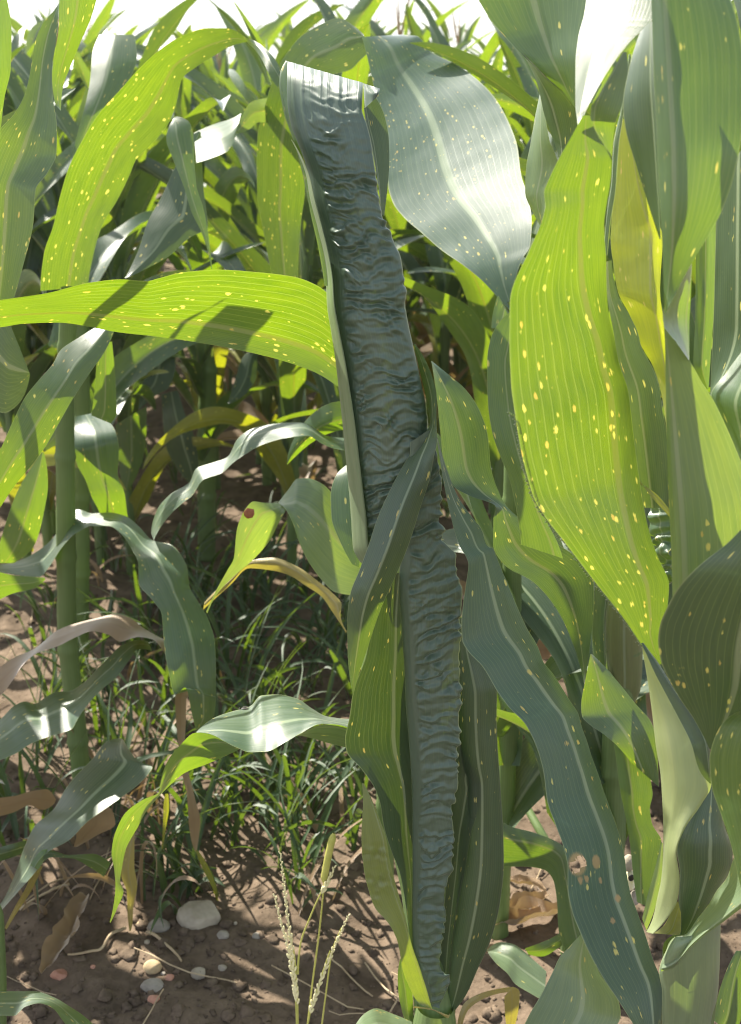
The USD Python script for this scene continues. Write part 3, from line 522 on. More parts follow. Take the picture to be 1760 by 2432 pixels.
leaf(B, 'few', strip('V 940 -60 955 400 985 1000 1010 1600 1030 1969 X 1040 300 1046 470', 'V 1540 -60 1620 200 1660 500 1650 1000 1590 1350 1500 1620 1310 1960 X 1250 90 1100 380 1034 500', [0.60, 0.59, 0.585, 0.58, 0.585], [0.61, 0.585, 0.57, 0.57, 0.58], m=[0.14, 0.16, 0.22, 0.4], bulge=[0.004, 0.008, 0.010, 0.003], wave=0.002, nu=33), label='broad grey green leaf hanging along the right edge with a sunlit patch on top')
leaf(B, 'dark', strip('V 855 250 762 560 722 820 732 950 830 1310 920 1600 1005 1860', 'V 948 160 962 600 988 1000 1004 1500 1015 1870', [0.635, 0.625, 0.615, 0.605], [0.605, 0.60, 0.60, 0.60], bulge=-0.003, wave=0.001, m=0.92), label='olive half leaf in shade beside the grey green one')
leaf(B, 'few', strip('X 1255 85 1150 270 1030 475 1036 560 1130 690 1235 840', 'X 1258 85 1252 300 1238 600 1238 840', [0.59, 0.588, 0.59], [0.625, 0.625, 0.61], bulge=-0.002, wave=0.0006, m=0.9))
leaf(B, 'pale', strip('X 1034 520 1048 700 1052 900 1060 1400 1080 1969 U 1095 300 1108 760', 'X 1036 540 1130 685 1250 855 1330 1000 1420 1140 1500 1300 1580 1480 1660 1680 1760 1969 U 1800 300 1810 760', [0.60, 0.61, 0.615, 0.62], [0.60, 0.605, 0.61, 0.61], bulge=[0.0, 0.006, 0.010, 0.010], rnd=0.6, wave=0.001, m=0.12, nu=25), name='sheath', label='smooth light green sheath at the right edge')
leaf(B, 'dark', strip('U 1720 110 1640 190 1530 300 1400 400 1260 520 1140 660 1060 810 1010 930 995 1050 1015 1210 1060 1320 1160 1500 1270 1660 1395 1900', 'U 1900 200 1900 400 1900 600 1900 800 1880 1000 1860 1200 1820 1400 1740 1550 1640 1680 1540 1780 1420 1910',
                     [0.555, 0.56, 0.57, 0.58, 0.585, 0.59], [0.52, 0.52, 0.535, 0.55, 0.575, 0.59], bulge=-0.010, wave=0.002, m=0.75, nu=33, res=0.003), label='wide dark green leaf at the right edge, half in shade')
leaf(B, 'spotted', strip('U 1720 1580 1640 1605 1560 1640 1470 1740 1410 1890 1395 1969 T 1412 110 1480 320 1560 560 1600 730 1640 900 1720 1060', 'U 1900 1600 1900 1750 1900 1900 T 1900 0 1880 200 1870 400 1850 600 1840 800 1800 950 1760 1070', [0.57, 0.565, 0.56, 0.565], [0.53, 0.52, 0.525, 0.55], bulge=0.006, wave=0.001, m=0.8), label='bright green leaf cut by the lower right edge')
# margin hairs of the broad leaf
hv, hf, hc = [], [], []
edge = arc_resample(pts('d 640 330 665 350 690 500 715 600 745 700 800 790 870 880 1000 1050 1140 1230 1230 1360 1290 1420'), 150)
eY = np.interp(np.linspace(0, 1, 150), [0, 0.3, 0.6, 1], [0.612, 0.628, 0.645, 0.658])
for i in range(150):
    p = place(edge[i, 0], edge[i, 1], eY[i]); ln = RNG.uniform(0.0008, 0.0030); d = np.array([-0.85, -0.2, -0.15 + RNG.uniform(-0.5, 0.5)]); d /= np.linalg.norm(d)
    w_ = np.array([0, 0.0, 0.0008]); n0 = len(hv)
    hv += [p - w_, p + w_, p + np.array([0.0003, 0.0004, 0]), p + d * ln]; hf += [[n0, n0 + 1, n0 + 3], [n0 + 1, n0 + 2, n0 + 3], [n0 + 2, n0, n0 + 3]]; hc += [[0.01, 0, 0]] * 4
part('margin_hairs', np.array(hv), np.array(hf), M['pale'], B, np.array(hc))
tag(stage.GetPrimAtPath(B + '/margin_hairs'), kind='stuff')

# ------------------------------------------------------------------ the plant just behind it
C = thing('corn_plant', 'corn plant with a thick yellow green stem behind the right foreground plant', 'corn plant', (0.27, 1.05, 0.0))
stalk_from(C, 'X 760 1500 U 740 600 730 1000 700 1400 660 1969 T 640 500', [1.06, 1.06, 1.05, 1.05, 1.05], [80, 82, 80, 74, 66, 62], mat='stalk')
leaf(C, 'fade', strip('U 604 690 580 950 592 1180 606 1310 620 1500', 'U 900 690 880 1000 872 1250 860 1420 800 1560', [1.05, 1.05, 1.05], bulge=[0.02, 0.022, 0.022], rnd=1, wave=0.0005, nu=21), name='sheath', label='thick golden green sheath round the stem')
leaf(C, 'spotted', strip('U 505 585 490 800 480 1000 492 1190', 'U 612 700 585 950 592 1180 602 1290', [1.03, 1.02, 1.02], [1.01, 1.01, 1.01], bulge=0.006, rnd=1, wave=0.001, m=0.9), name='sheath')
leaf(C, 'blue', strip('d 300 105 328 300 338 400 362 590 405 655 470 690 580 740 568 790 568 900 620 990 740 1060 830 1160 890 1270 962 1505', 'd 302 105 370 160 450 230 510 320 545 430 557 560 620 725 700 800 850 900 960 980 1004 1070 1002 1200 986 1350 964 1500', [0.90, 0.89, 0.88, 0.89, 0.90], [0.92, 0.90, 0.89, 0.875, 0.89], m=[0.4, 0.45, 0.4, 0.45], bulge=-0.008, wave=0.003, nu=25), label='spotted leaf reaching left behind the crinkled one')
leaf(C, 'spotted', strip('U 468 1160 450 1250 420 1400 395 1560 400 1640 450 1700 550 1770 650 1850 780 2000', 'U 478 1160 600 1280 700 1400 830 1560 940 1690 975 1800 990 1969 T 1000 120', [0.93, 0.92, 0.91, 0.92], [0.95, 0.94, 0.93, 0.92], bulge=-0.006, wave=0.002, m=0.45), label='green leaf with yellow freckles in front of the stem')
leaf(C, 'few', strip('U 560 1540 640 1800 T 700 150 740 350 780 600 800 800 832 1020', 'U 760 1520 900 1850 T 940 90 952 180 930 290 945 400 1022 550 990 700 925 1060', [0.95, 0.94, 0.93, 0.92], [0.94, 0.93, 0.92, 0.91], bulge=0.006, wave=0.002, m=0.35))
leaf(C, 'pale', strip('T 1020 550 985 700 930 900 870 1150', 'T 1032 560 1030 750 1000 950 905 1240', [0.80, 0.79, 0.78], bulge=0.003, wave=0.001))
leaf(C, 'gold', strip('V 700 900 680 1200 640 1600 625 1900 X 640 50 680 300 780 500 850 700 960 900 1030 1150 1060 1400', 'V 790 1000 850 1310 940 1600 1030 1860 X 1010 300 1050 600 1070 900 1080 1150 1080 1400', [0.76, 0.76, 0.75, 0.74], [0.75, 0.74, 0.73, 0.73], bulge=0.004, wave=0.001, m=0.8, nu=25), label='yellow leaf glowing in the sun behind the olive half leaf')
leaf(C, 'pale', strip('V 765 420 705 850 645 1130 632 1400 600 1620 570 1990', 'V 792 420 724 900 692 1110 664 1480 630 1700 600 1990', [0.73, 0.72, 0.71, 0.70], bulge=0.003, rnd=1, wave=0.0004), name='sheath')
leaf(C, 'dark', strip('X 590 70 592 250 650 640 690 860 760 1080 800 1400 880 1990', 'X 634 60 682 330 780 500 842 640 860 720 950 900 1010 1080 1030 1250 1052 1350 1090 1700 1110 1990', [0.70, 0.70, 0.70, 0.70, 0.70], [0.715, 0.71, 0.70, 0.69], m=0.3, bulge=-0.006, wave=0.0015, nu=21), label='dark green leaf close behind the broad backlit one')
leaf(C, 'few', strip('U 900 -20 945 250 1040 560 1100 640', 'U 1095 -20 1098 200 1102 500 1106 640', [0.72, 0.71, 0.70], [0.71, 0.70, 0.69], bulge=0.002, crinkle=crinkle_fn(0.006, -0.2, 1.3, -1, 0, 77, ax=0.02, ay=0.006), res=0.0015, nu=40), name='crinkled_leaf')
leaf(C, 'yellow', strip('d 1202 620 1250 690 1300 745 1340 790', 'd 1206 640 1262 670 1310 720 1345 770', [0.66, 0.655, 0.65], bulge=0.001, wave=0.0005), name='leaf_margin')
leaf(C, 'leaf', strip('b 642 1350 590 1400 556 1470 d 542 100 545 280 565 420 600 520 640 620 670 760 690 900', 'b 652 1352 660 1420 655 1500 d 640 120 660 330 700 500 740 640 800 800 850 900 870 960', [0.80, 0.79, 0.78, 0.78], bulge=0.003, wave=0.001, m=0.8), label='spotted leaf edge just left of the broad backlit leaf')
# upper right leaves
leaf(C, 'few', strip('b 470 -60 510 10 560 90 620 160 680 225 760 300 850 380 928 475', 'b 990 -60 965 60 945 150 928 260 926 360 930 480', [0.80, 0.79, 0.77, 0.76], [0.76, 0.755, 0.75, 0.755], m=[0.5, 0.52, 0.5, 0.35], bulge=-0.008, wave=0.002, nu=25), label='ribbed green leaf at the top, backlit')
leaf(C, 'dark', strip('b 690 225 760 370 790 500 840 640 858 710', 'b 700 235 800 335 926 475 932 540 872 705', [0.79, 0.79, 0.79], [0.77, 0.762, 0.775], bulge=0.002, wave=0.001, m=0.3))
leaf(C, 'pale', strip('b 775 385 750 500 730 620 710 730 706 830 740 920 785 1000', 'b 785 385 810 600 850 720 830 780 800 850 790 900 788 1000', [0.86, 0.85, 0.84], [0.84, 0.83, 0.83], bulge=0.003, wave=0.001))
# shaded leaves at the far right
leaf(C, 'few', strip('X 1290 -500 1285 500 1270 850 1375 1065', 'X 1445 -500 1432 400 1405 800 1388 1065', [0.78, 0.77, 0.76], bulge=0.004, wave=0.001))
leaf(C, 'dark', strip('V 1455 1480 X 1440 0 1430 400 1400 1110', 'V 1800 900 X 1800 0 1800 500 1420 1130', [0.74, 0.73, 0.72], [0.70, 0.69, 0.70], bulge=-0.004, wave=0.001))
leaf(C, 'few', strip('X 1720 680 1640 780 1530 930 1405 1120 1480 1300 1640 1640', 'X 1800 800 1800 1000 1800 1200 1790 1400 1760 1600 1720 1720', [0.66, 0.65, 0.64], [0.62, 0.61, 0.61], bulge=0.003, wave=0.001))
leaf(C, 'dark', strip('V 1560 -60 1620 150 1650 400 1650 800', 'V 1900 -60 1900 200 1900 500 1900 800', [0.68, 0.66, 0.66], bulge=0.002, wave=0.001))

# ------------------------------------------------------------------ the big arching leaf behind the whorl
D = thing('corn_plant', 'corn plant whose broad silvery leaf arches over behind the crinkled whorl', 'corn plant', (0.20, 1.15, 0.0))
leaf(D, 'satin', strip('b 0 160 30 280 60 420 100 600 112 800 135 880 180 940 260 1010 340 1080 440 1150 520 1215 590 1290 650 1355', 'b 150 150 235 155 300 225 400 275 500 345 580 430 640 540 672 630 690 760 722 860 735 960 728 1060 690 1130 662 1230 656 1355',
                         [1.46, 1.41, 1.33, 1.25, 1.18, 1.13, 1.11], [1.54, 1.52, 1.42, 1.30, 1.20, 1.14, 1.115], m=[0.45, 0.42, 0.44, 0.5, 0.55], bulge=[0.003, -0.006, -0.012, -0.014, -0.008], wave=0.005, wl=0.07, nu=33, res=0.004), label='broad silvery leaf arching over from the right')
leaf(D, 'spotted', strip('a 1180 1200 1140 1000 1115 850 1112 700 1115 600 1150 450 1200 300 1250 220 1300 160 1380 110 1465 78 1530 110 1575 150', 'a 1290 1210 1305 950 1320 830 1320 700 1330 560 1340 450 1420 330 1520 300 1560 260 1592 225 1594 195 1590 180 1580 160',
           [1.66, 1.66, 1.65, 1.63, 1.60, 1.56, 1.52], [1.64, 1.64, 1.63, 1.61, 1.57, 1.53, 1.51], m=0.5, bulge=0.004, wave=0.002, nu=25), name='leaf_tip', label='sunlit yellow green tip of the arching leaf hanging behind the whorl')
stalk_from(D, 'b 640 1300 d 660 200 650 700 650 1400', [1.12, 1.13, 1.14, 1.15], [30, 40, 44, 46])
leaf(D, 'dark', strip('d 620 300 640 560 660 700 700 850 780 950 850 1000', 'd 700 300 740 560 800 700 850 850 880 950 860 1010', [1.10, 1.08, 1.06], bulge=0.005, wave=0.002))
leaf(D, 'few', strip('b 560 1420 575 1320 590 1280 605 1320 625 1360', 'b 640 1430 650 1390 648 1370 645 1360 640 1365', [1.09, 1.10, 1.11], bulge=0.002, wave=0.001))

# ------------------------------------------------------------------ left side plants
E = thing('corn_plant', 'corn plant with the leaf bowed like an arch in the upper left', 'corn plant', (-0.37, 1.32, 0.0))
leaf(E, 'spotted', strip('a 175 1260 190 1100 230 980 260 850 300 720 350 620 430 490 520 390 600 300 700 210 800 150 900 122 980 122 1075 172', 'a 380 1240 410 1080 450 960 500 880 560 760 590 690 640 640 720 550 760 460 790 340 850 290 930 240 1000 200 1080 180',
                         [1.36, 1.36, 1.35, 1.32, 1.27, 1.20], [1.38, 1.38, 1.37, 1.34, 1.29, 1.21], m=0.6, bulge=-0.006, wave=0.003, nu=25),
     strip('a 1060 163 1110 180 1160 220 1200 270 1218 310', 'a 1075 188 1120 235 1150 290 1180 350 1205 380', [1.20, 1.18, 1.16, 1.15], [1.21, 1.17, 1.145, 1.14], m=0.4, bulge=0.004, wave=0.001), label='large bright leaf bowed over to the right with light spots')
leaf(E, 'few', strip('a 430 150 400 230 390 350 370 450 340 560 320 650 314 712', 'a 580 150 592 250 560 350 520 420 430 560 350 700 322 718', [1.62, 1.55, 1.5, 1.46], [1.62, 1.56, 1.52, 1.47], m=0.4, bulge=0.01, wave=0.002))
leaf(E, 'spotted', strip('c -40 560 0 490 50 380 110 260 170 185 230 115 260 60 330 10 410 -40', 'c -40 800 0 740 60 650 150 540 200 470 240 400 320 260 400 140 450 70 495 -25', [0.92, 0.95, 1.0, 1.06, 1.10], [0.92, 0.95, 1.0, 1.05, 1.10], m=0.55, bulge=0.008, wave=0.002, nu=25), label='bright spotted leaf slanting down to the left edge')
leaf(E, 'leaf', strip('c -20 980 40 760 90 640 140 560 180 500', 'c 60 980 150 900 190 760 208 640 190 500', [1.25, 1.2, 1.2], bulge=0.006, wave=0.002))
leaf(E, 'leaf', strip('c 395 340 410 230 420 100 440 30', 'c 480 375 505 330 500 200 485 20', [1.3, 1.28, 1.27], bulge=0.004, wave=0.002))
stalk_from(E, 'a 300 1250 c 280 300 285 800 290 1300', [1.34, 1.36, 1.38, 1.4], [40, 44, 46, 46])
leaf(E, 'dark', strip('a 540 1205 600 1080 640 960 700 850 760 720 840 580 862 568', 'a 562 1198 640 1160 730 1110 820 1030 900 980 880 800 870 575', [1.40, 1.45, 1.5, 1.55], bulge=0.008, wave=0.003), label='dark shaded leaf slanting behind the bowed one')
leaf(E, 'pale', strip('a 840 575 920 540 1010 510 1045 490', 'a 850 705 930 680 990 650 1022 575', [1.56, 1.58, 1.6], [1.50, 1.5, 1.55], bulge=0.008, wave=0.002),
     strip('a 1020 575 1045 510 1090 440 1160 425 1200 440', 'a 1025 580 1080 560 1120 530 1160 530 1200 530', [1.56, 1.6, 1.66], bulge=0.004, wave=0.001), label='leaf flaring white in the sun behind the whorl')
leaf(E, 'few', strip('a 750 515 720 600 750 690 800 820 830 920 870 1000 900 1090 915 1165', 'a 762 503 820 530 838 600 842 700 850 800 880 900 900 1000 918 1165', [1.42, 1.38, 1.35], m=0.4, bulge=0.005, wave=0.004), label='narrow leaf hanging beneath the bow')

Lp = thing('corn_plant', 'corn plant at the left edge with a dark leaf full of orange spots', 'corn plant', (-0.42, 1.05, 0.0))
leaf(Lp, 'spotted', strip('a -100 1320 -100 1000 -70 700 0 560 60 495 110 400 135 290 150 190 180 110 250 20 275 -60', 'a 55 1310 100 1150 145 960 155 820 205 750 245 660 247 560 227 400 225 300 240 200 252 100 256 20 282 -60', [1.0, 1.0, 1.0, 1.01, 1.02], [0.99, 0.98, 0.98, 1.0, 1.02], m=[0.6, 0.5, 0.5, 0.6], bulge=-0.008, wave=0.002, nu=25),
     label='wide dark leaf freckled with orange lesions')
leaf(Lp, 'spotted', strip('a 250 -60 255 100 240 220 225 330 240 450 262 478', 'a 430 -60 400 60 350 180 300 300 270 390 264 480', [1.03, 1.02, 1.01], [1.06, 1.05, 1.02], m=0.5, bulge=0.004, wave=0.001))
leaf(Lp, 'few', strip('a -80 -60 -80 300 -80 600', 'a 15 -60 50 150 46 300 20 420 0 600', [0.95, 0.95, 0.95], bulge=0.004, wave=0.001))
leaf(Lp, 'few', strip('c -60 1000 80 1035 192 1042', 'c -60 1180 60 1110 140 1092 196 1052', [1.1, 1.12, 1.14], bulge=0.003, wave=0.001))
leaf(Lp, 'dark', strip('c -60 -100 0 -150 40 -60 90 60 125 150', 'c -60 260 20 330 70 300 110 240 130 160', [1.18, 1.16, 1.15], bulge=0.004, wave=0.001))
stalk_from(Lp, 'a -340 900 c -310 400 -280 1000', [1.08, 1.08, 1.08], [46, 48, 48])

Fp = thing('corn_plant', 'corn plant in the left middle with an arched grey leaf and a withered brown one', 'corn plant', (-0.53, 1.85, 0.0))
stalk_from(Fp, 'c 350 -200 350 300 345 800 340 1440', [1.83, 1.85, 1.86, 1.87], [34, 44, 48, 48])
leaf(Fp, 'few', strip('c -60 965 0 985 80 970 160 930 230 870 280 790 310 750 340 748 400 765 470 760 540 775 600 820 660 880 740 900 780 940 810 1000 820 1080 860 1150 900 1220 930 1320 935 1450 932 1560 e 935 100 925 190 852 244',
                      'c -60 1005 60 1030 170 1040 210 1000 270 910 330 850 400 820 470 820 530 860 570 920 600 990 600 1060 660 1140 700 1200 710 1330 730 1450 760 1550 e 800 60 830 170 848 246',
                      [1.40, 1.42, 1.40, 1.33, 1.25, 1.20, 1.16], [1.34, 1.36, 1.34, 1.27, 1.20, 1.16, 1.15], m=0.45, bulge=0.006, wave=0.006, wl=0.06, nu=25), label='long grey green leaf arched over and hanging to the right')
leaf(Fp, 'few', strip('c 180 480 210 430 270 345 332 345', 'c 190 500 260 460 310 440 332 420', [1.55, 1.5, 1.45], bulge=0.003), strip('c 330 345 320 450 330 540 370 620 400 700 430 760 440 810', 'c 410 328 500 410 515 500 510 590 540 680 550 760 560 810', [1.45, 1.40, 1.40, 1.42], [1.50, 1.42, 1.42, 1.43], m=0.5, bulge=0.008, wave=0.002), label='small leaf bent sharply, white on its bend')
leaf(Fp, 'dry', strip('c -60 1500 0 1430 60 1390 150 1350 250 1270 330 1240 430 1215 500 1200 560 1215 620 1260 690 1300 750 1330 800 1380 815 1450 815 1560 e 810 100 805 200 800 330 820 440 850 560 868 640 862 700 852 768',
                      'c -60 1590 0 1555 60 1480 100 1420 160 1370 250 1340 330 1300 400 1275 470 1290 520 1320 600 1300 660 1310 700 1350 730 1410 750 1480 760 1560 e 757 100 762 200 775 330 790 440 810 530 817 640 828 720 846 772',
                      [1.22, 1.26, 1.26, 1.22, 1.2, 1.2], [1.18, 1.20, 1.20, 1.18, 1.18, 1.19], m=0.5, bulge=0.004, wave=0.006, wl=0.03, nu=21), label='withered brown leaf arched over and hanging limp')
leaf(Fp, 'yellow', strip('e 846 765 880 850 920 930 945 1022', 'e 856 765 905 840 940 940 948 1022', [1.19, 1.2, 1.22], bulge=0.001))
leaf(Fp, 'few', strip('e -60 260 20 180 60 140 110 120 150 130 200 100 240 80 300 75 360 40 420 -20 c 480 1380 520 1340 600 1312 640 1318', 'e -60 390 60 350 140 300 220 270 310 240 340 190 400 110 450 60 500 20 c 560 1400 600 1352 660 1360', [1.15, 1.18, 1.2, 1.22, 1.25], [1.08, 1.10, 1.12, 1.18, 1.24], m=0.45, bulge=0.008, wave=0.006, nu=21), label='pale topped leaf below the withered one')
leaf(Fp, 'dark', strip('e -60 1060 0 1000 60 880 110 740 150 660 230 590 290 490 340 430 400 370 470 290 525 280', 'e -60 1100 20 1010 100 920 160 850 200 780 300 720 380 640 450 590 520 540 620 460 660 405 600 380 560 330 533 285', [1.05, 1.07, 1.10, 1.15, 1.2], [1.0, 1.02, 1.04, 1.08, 1.14], m=0.55, bulge=0.008, wave=0.005, nu=21), label='dark green leaf drooping to the lower left')
leaf(Fp, 'dark', strip('e -60 770 60 735 125 720', 'e -60 830 40 800 118 770', [1.12, 1.12, 1.14], bulge=0.003, wave=0.003))
leaf(Fp, 'few', strip('e 130 830 200 760 300 785 400 780 480 820', 'e 165 850 225 795 310 800 390 840 450 880', [1.02, 1.05, 1.1], bulge=0.003, wave=0.002))
leaf(Fp, 'dry', strip('e -60 540 60 530 130 510 200 500 242 545', 'e -60 630 60 600 130 570 180 590 236 562', [1.2, 1.22, 1.24], bulge=0.003, wave=0.006, wl=0.02))
leaf(Fp, 'dry', strip('e 362 575 330 640 330 700 318 750', 'e 420 555 490 600 500 650 420 700 335 750', [1.12, 1.1, 1.1], [1.13, 1.12, 1.11], bulge=0.003, wave=0.006, wl=0.02))
leaf(Fp, 'halfdry', strip('e 160 830 140 860 110 930 70 1000 20 1100', 'e 185 835 165 880 130 950 90 1010 28 1108', [1.05, 1.06, 1.08], bulge=0.002, wave=0.003))
leaf(Fp, 'halfdry', strip('e 572 690 540 780 525 870 550 950 552 1030 560 1115', 'e 582 690 582 830 594 920 577 1010 574 1080 566 1115', [1.14, 1.13, 1.13], bulge=0.003, wave=0.003), label='brown and yellow leaf hanging behind the arching tip')
leaf(Fp, 'yellow', strip('e 715 520 708 580 706 640 700 760', 'e 728 520 732 580 722 650 704 762', [1.15, 1.15, 1.16], bulge=0.001))

Gp = thing('corn_plant', 'corn plant with a straight bare stem left of the whorl', 'corn plant', (-0.38, 2.42, 0.0))
stalk_from(Gp, 'c 880 0 900 150 895 600 895 960', [2.42, 2.42, 2.42, 2.42], [38, 44, 44, 42])
leaf(Gp, 'dark', strip('c 600 310 610 220 620 120 640 40 700 -20', 'c 610 310 680 250 730 220 760 120 750 0', [2.2, 2.25, 2.3], m=0.5, bulge=0.01, wave=0.003))
leaf(Gp, 'dark', strip('c 700 250 705 350 720 480 770 570 830 650', 'c 770 230 800 330 845 450 860 560 850 650', [2.3, 2.28, 2.28], m=0.6, bulge=0.008, wave=0.003))
leaf(Gp, 'dark', strip('c 985 290 1020 180 1050 90 1080 60', 'c 995 290 1080 230 1110 170 1115 70', [2.25, 2.3, 2.34], bulge=0.005, wave=0.002))
leaf(Gp, 'few', strip('c 500 380 510 500 520 600 535 680', 'c 635 300 632 450 600 580 545 680', [2.1, 2.1, 2.1], bulge=0.008, wave=0.003))
leaf(Gp, 'few', strip('c 654 850 680 750 740 680 820 630 850 570 920 545 985 520 1030 440 1100 395 1200 375 1300 370 1350 388 1420 430 1500 438', 'c 666 880 720 790 790 720 830 690 880 620 960 590 1010 545 1060 510 1130 470 1230 440 1330 428 1390 460 1440 482 1500 492', [1.35, 1.33, 1.32, 1.31, 1.34], [1.31, 1.29, 1.28, 1.27, 1.30], m=0.4, bulge=0.004, wave=0.003, nu=17), label='wavy narrow leaf running up to the whorl')

Hp = thing('corn_plant', 'small corn plant behind the whorl with a white arching leaf and a yellow tail', 'corn plant', (-0.03, 1.22, 0.0))
leaf(Hp, 'pale', strip('c 1205 718 1250 660 1290 614 1330 612 1400 640 1440 680 1490 740 1560 860', 'c 1235 742 1265 800 1300 900 1340 980 1400 1060 1450 1105 1525 1118 1580 1110', [1.15, 1.16, 1.17, 1.18], [1.11, 1.10, 1.11, 1.13], m=0.4, bulge=0.010, wave=0.003, nu=25),
     strip('c 1208 720 1140 718 1100 712 1060 750 1025 840 1012 960 985 1010 935 1100 893 1190', 'c 1240 748 1200 820 1170 880 1130 930 1080 980 1020 1030 960 1090 930 1130 898 1198', [1.14, 1.08, 1.05, 1.04, 1.03], [1.12, 1.12, 1.11, 1.09, 1.05], m=0.4, bulge=0.006, wave=0.003), label='leaf shining white on its back, its end yellow green with a red brown blotch')
leaf(Hp, 'halfdry', strip('c 885 1150 1000 1040 1100 965 1180 955 1280 990 1380 1060 1440 1110 1480 1160 1475 1200 1502 1275', 'c 880 1182 1000 1072 1080 1002 1180 1012 1250 1032 1330 1082 1390 1122 1440 1192 1480 1252 1498 1282', [1.2, 1.2, 1.18, 1.15], m=0.4, bulge=0.004, wave=0.004, wl=0.03))
stalk_from(Hp, 'c 1660 900 1670 1300 e 1670 400', [1.20, 1.21, 1.22], [36, 40, 42])
bv, bf, bc = tube([place(*fpt('c', 1062, 775), 1.078), place(*fpt('c', 1082, 762), 1.076), place(*fpt('c', 1100, 758), 1.078)], [0.004, 0.006, 0.003], 10, 0.3)
part('blotch', bv, bf, M['lesion'], Hp, bc, label='red brown blotch on the leaf')

Ip = thing('corn_plant', 'low leaf of a corn plant entering at the bottom left corner', 'corn plant', (-0.42, 0.86, 0.0))
leaf(Ip, 'few', strip('e -80 1380 60 1375 150 1375 230 1400 300 1440 360 1480 430 1545', 'e -80 1480 60 1482 110 1442 170 1427 230 1450 270 1500 330 1580', [0.88, 0.88, 0.87, 0.86], [0.83, 0.83, 0.84, 0.84], bulge=0.006, wave=0.002), label='drooping leaf tip at the bottom left')
stalk_from(Ip, 'e -60 900 -10 1050 0 1300 0 1600', [0.93, 0.93, 0.93, 0.93], [26, 28, 30, 30], nodes=False)

Jp = thing('corn_plant', 'low corn leaves on the soil between the two foreground stems', 'corn plant', (0.17, 0.98, 0.0))
leaf(Jp, 'few', strip('f 605 640 640 660 750 690 880 760 900 850 930 1000 960 1150', 'f 600 840 700 835 790 850 830 900 845 1000 850 1100 880 1200', [1.0, 0.99, 0.98, 0.97], m=0.3, bulge=0.008, wave=0.003), label='dark leaf bending down behind the holed leaf')
leaf(Jp, 'pale', strip('S 1238 1390 1340 1332 1430 1343 1520 1400 1600 1470 1700 1560', 'S 1246 1420 1310 1500 1400 1580 1450 1652 1560 1722 1680 1790', [0.98, 0.96, 0.94], [0.94, 0.92, 0.91], m=0.5, bulge=-0.006, wave=0.002), label='small pale leaf lying over the straw')
leaf(Jp, 'few', strip('f 705 1190 760 1170 830 1140 880 1100', 'f 720 1215 780 1225 840 1195 900 1150', [1.0, 1.0, 0.99], bulge=0.003))
leaf(Jp, 'leaf', strip('f 590 90 650 200 740 330 780 480 800 600', 'f 610 90 700 180 790 320 830 480 880 720', [1.1, 1.08, 1.06, 1.05], bulge=0.005, wave=0.002))
stalk_from(Jp, 'f 590 330 680 520 770 680 900 900', [1.25, 1.2, 1.15, 1.1], [14, 18, 20, 20], nodes=False)
leaf(Jp, 'few', strip('f 1620 1200 1580 1280 1540 1400 1520 1500', 'f 1680 1200 1650 1350 1640 1500 1600 1560', [0.75, 0.74, 0.73], bulge=0.003))


# ------------------------------------------------------------------ the field behind: one plant of each habit built in parts, then placed along the rows
def blade(base, az, length, width, el0, droop, seed, curl=0.0, nu=9, n=34, ruffle=0.010, fold=0.25, nod=1.6):
    rg = np.random.default_rng(seed)
    t = np.linspace(0, 1, n); ds = length / (n - 1)
    el = el0 - droop * t ** nod
    azs = az + curl * t ** 2 + 0.08 * np.sin(t * 5 + rg.uniform(0, 6))
    d = np.stack([np.cos(el) * np.cos(azs), np.cos(el) * np.sin(azs), np.sin(el)], -1)
    p = np.array(base) + np.vstack([np.zeros(3), np.cumsum(d[:-1] * ds, axis=0)])
    side = np.stack([-np.sin(azs), np.cos(azs), 0 * t], -1)
    up = np.cross(d, side); up /= np.linalg.norm(up, axis=1)[:, None]
    tw = rg.uniform(-0.5, 0.5) + rg.uniform(-1.3, 1.3) * t
    s2 = side * np.cos(tw)[:, None] + up * np.sin(tw)[:, None]; u2 = np.cross(d, s2)
    w = width * np.minimum(1, 0.55 + 2.2 * t) * np.clip(1 - t ** 3.2, 0, 1) ** 0.8
    u = np.linspace(-1, 1, nu)
    ph = rg.uniform(0, 6, 2); fr = rg.uniform(4, 8)
    ed = np.where(u[None] < 0, np.sin(t[:, None] * fr * 2 + ph[0]), np.sin(t[:, None] * fr * 2.3 + ph[1])) * np.abs(u[None]) ** 2 * ruffle
    g = p[:, None] + s2[:, None] * (u[None] * w[:, None] / 2)[..., None] + u2[:, None] * ((np.abs(u[None]) ** 1.2) * w[:, None] * fold + ed * (w[:, None] / width))[..., None]
    un = np.broadcast_to((u[None] + 1) / 2, (n, nu))
    lc = np.stack([un, u[None] * w[:, None] / 2 + seed * 0.371, np.broadcast_to((t * length)[:, None], un.shape) + seed * 0.217], -1)
    i, j = np.meshgrid(np.arange(n - 1), np.arange(nu - 1), indexing='ij'); a = i * nu + j
    q = np.stack([a, a + 1, a + nu + 1, a + nu], -1).reshape(-1, 4)
    return g.reshape(-1, 3), np.vstack([q[:, [0, 1, 2]], q[:, [0, 2, 3]]]), lc.reshape(-1, 3)


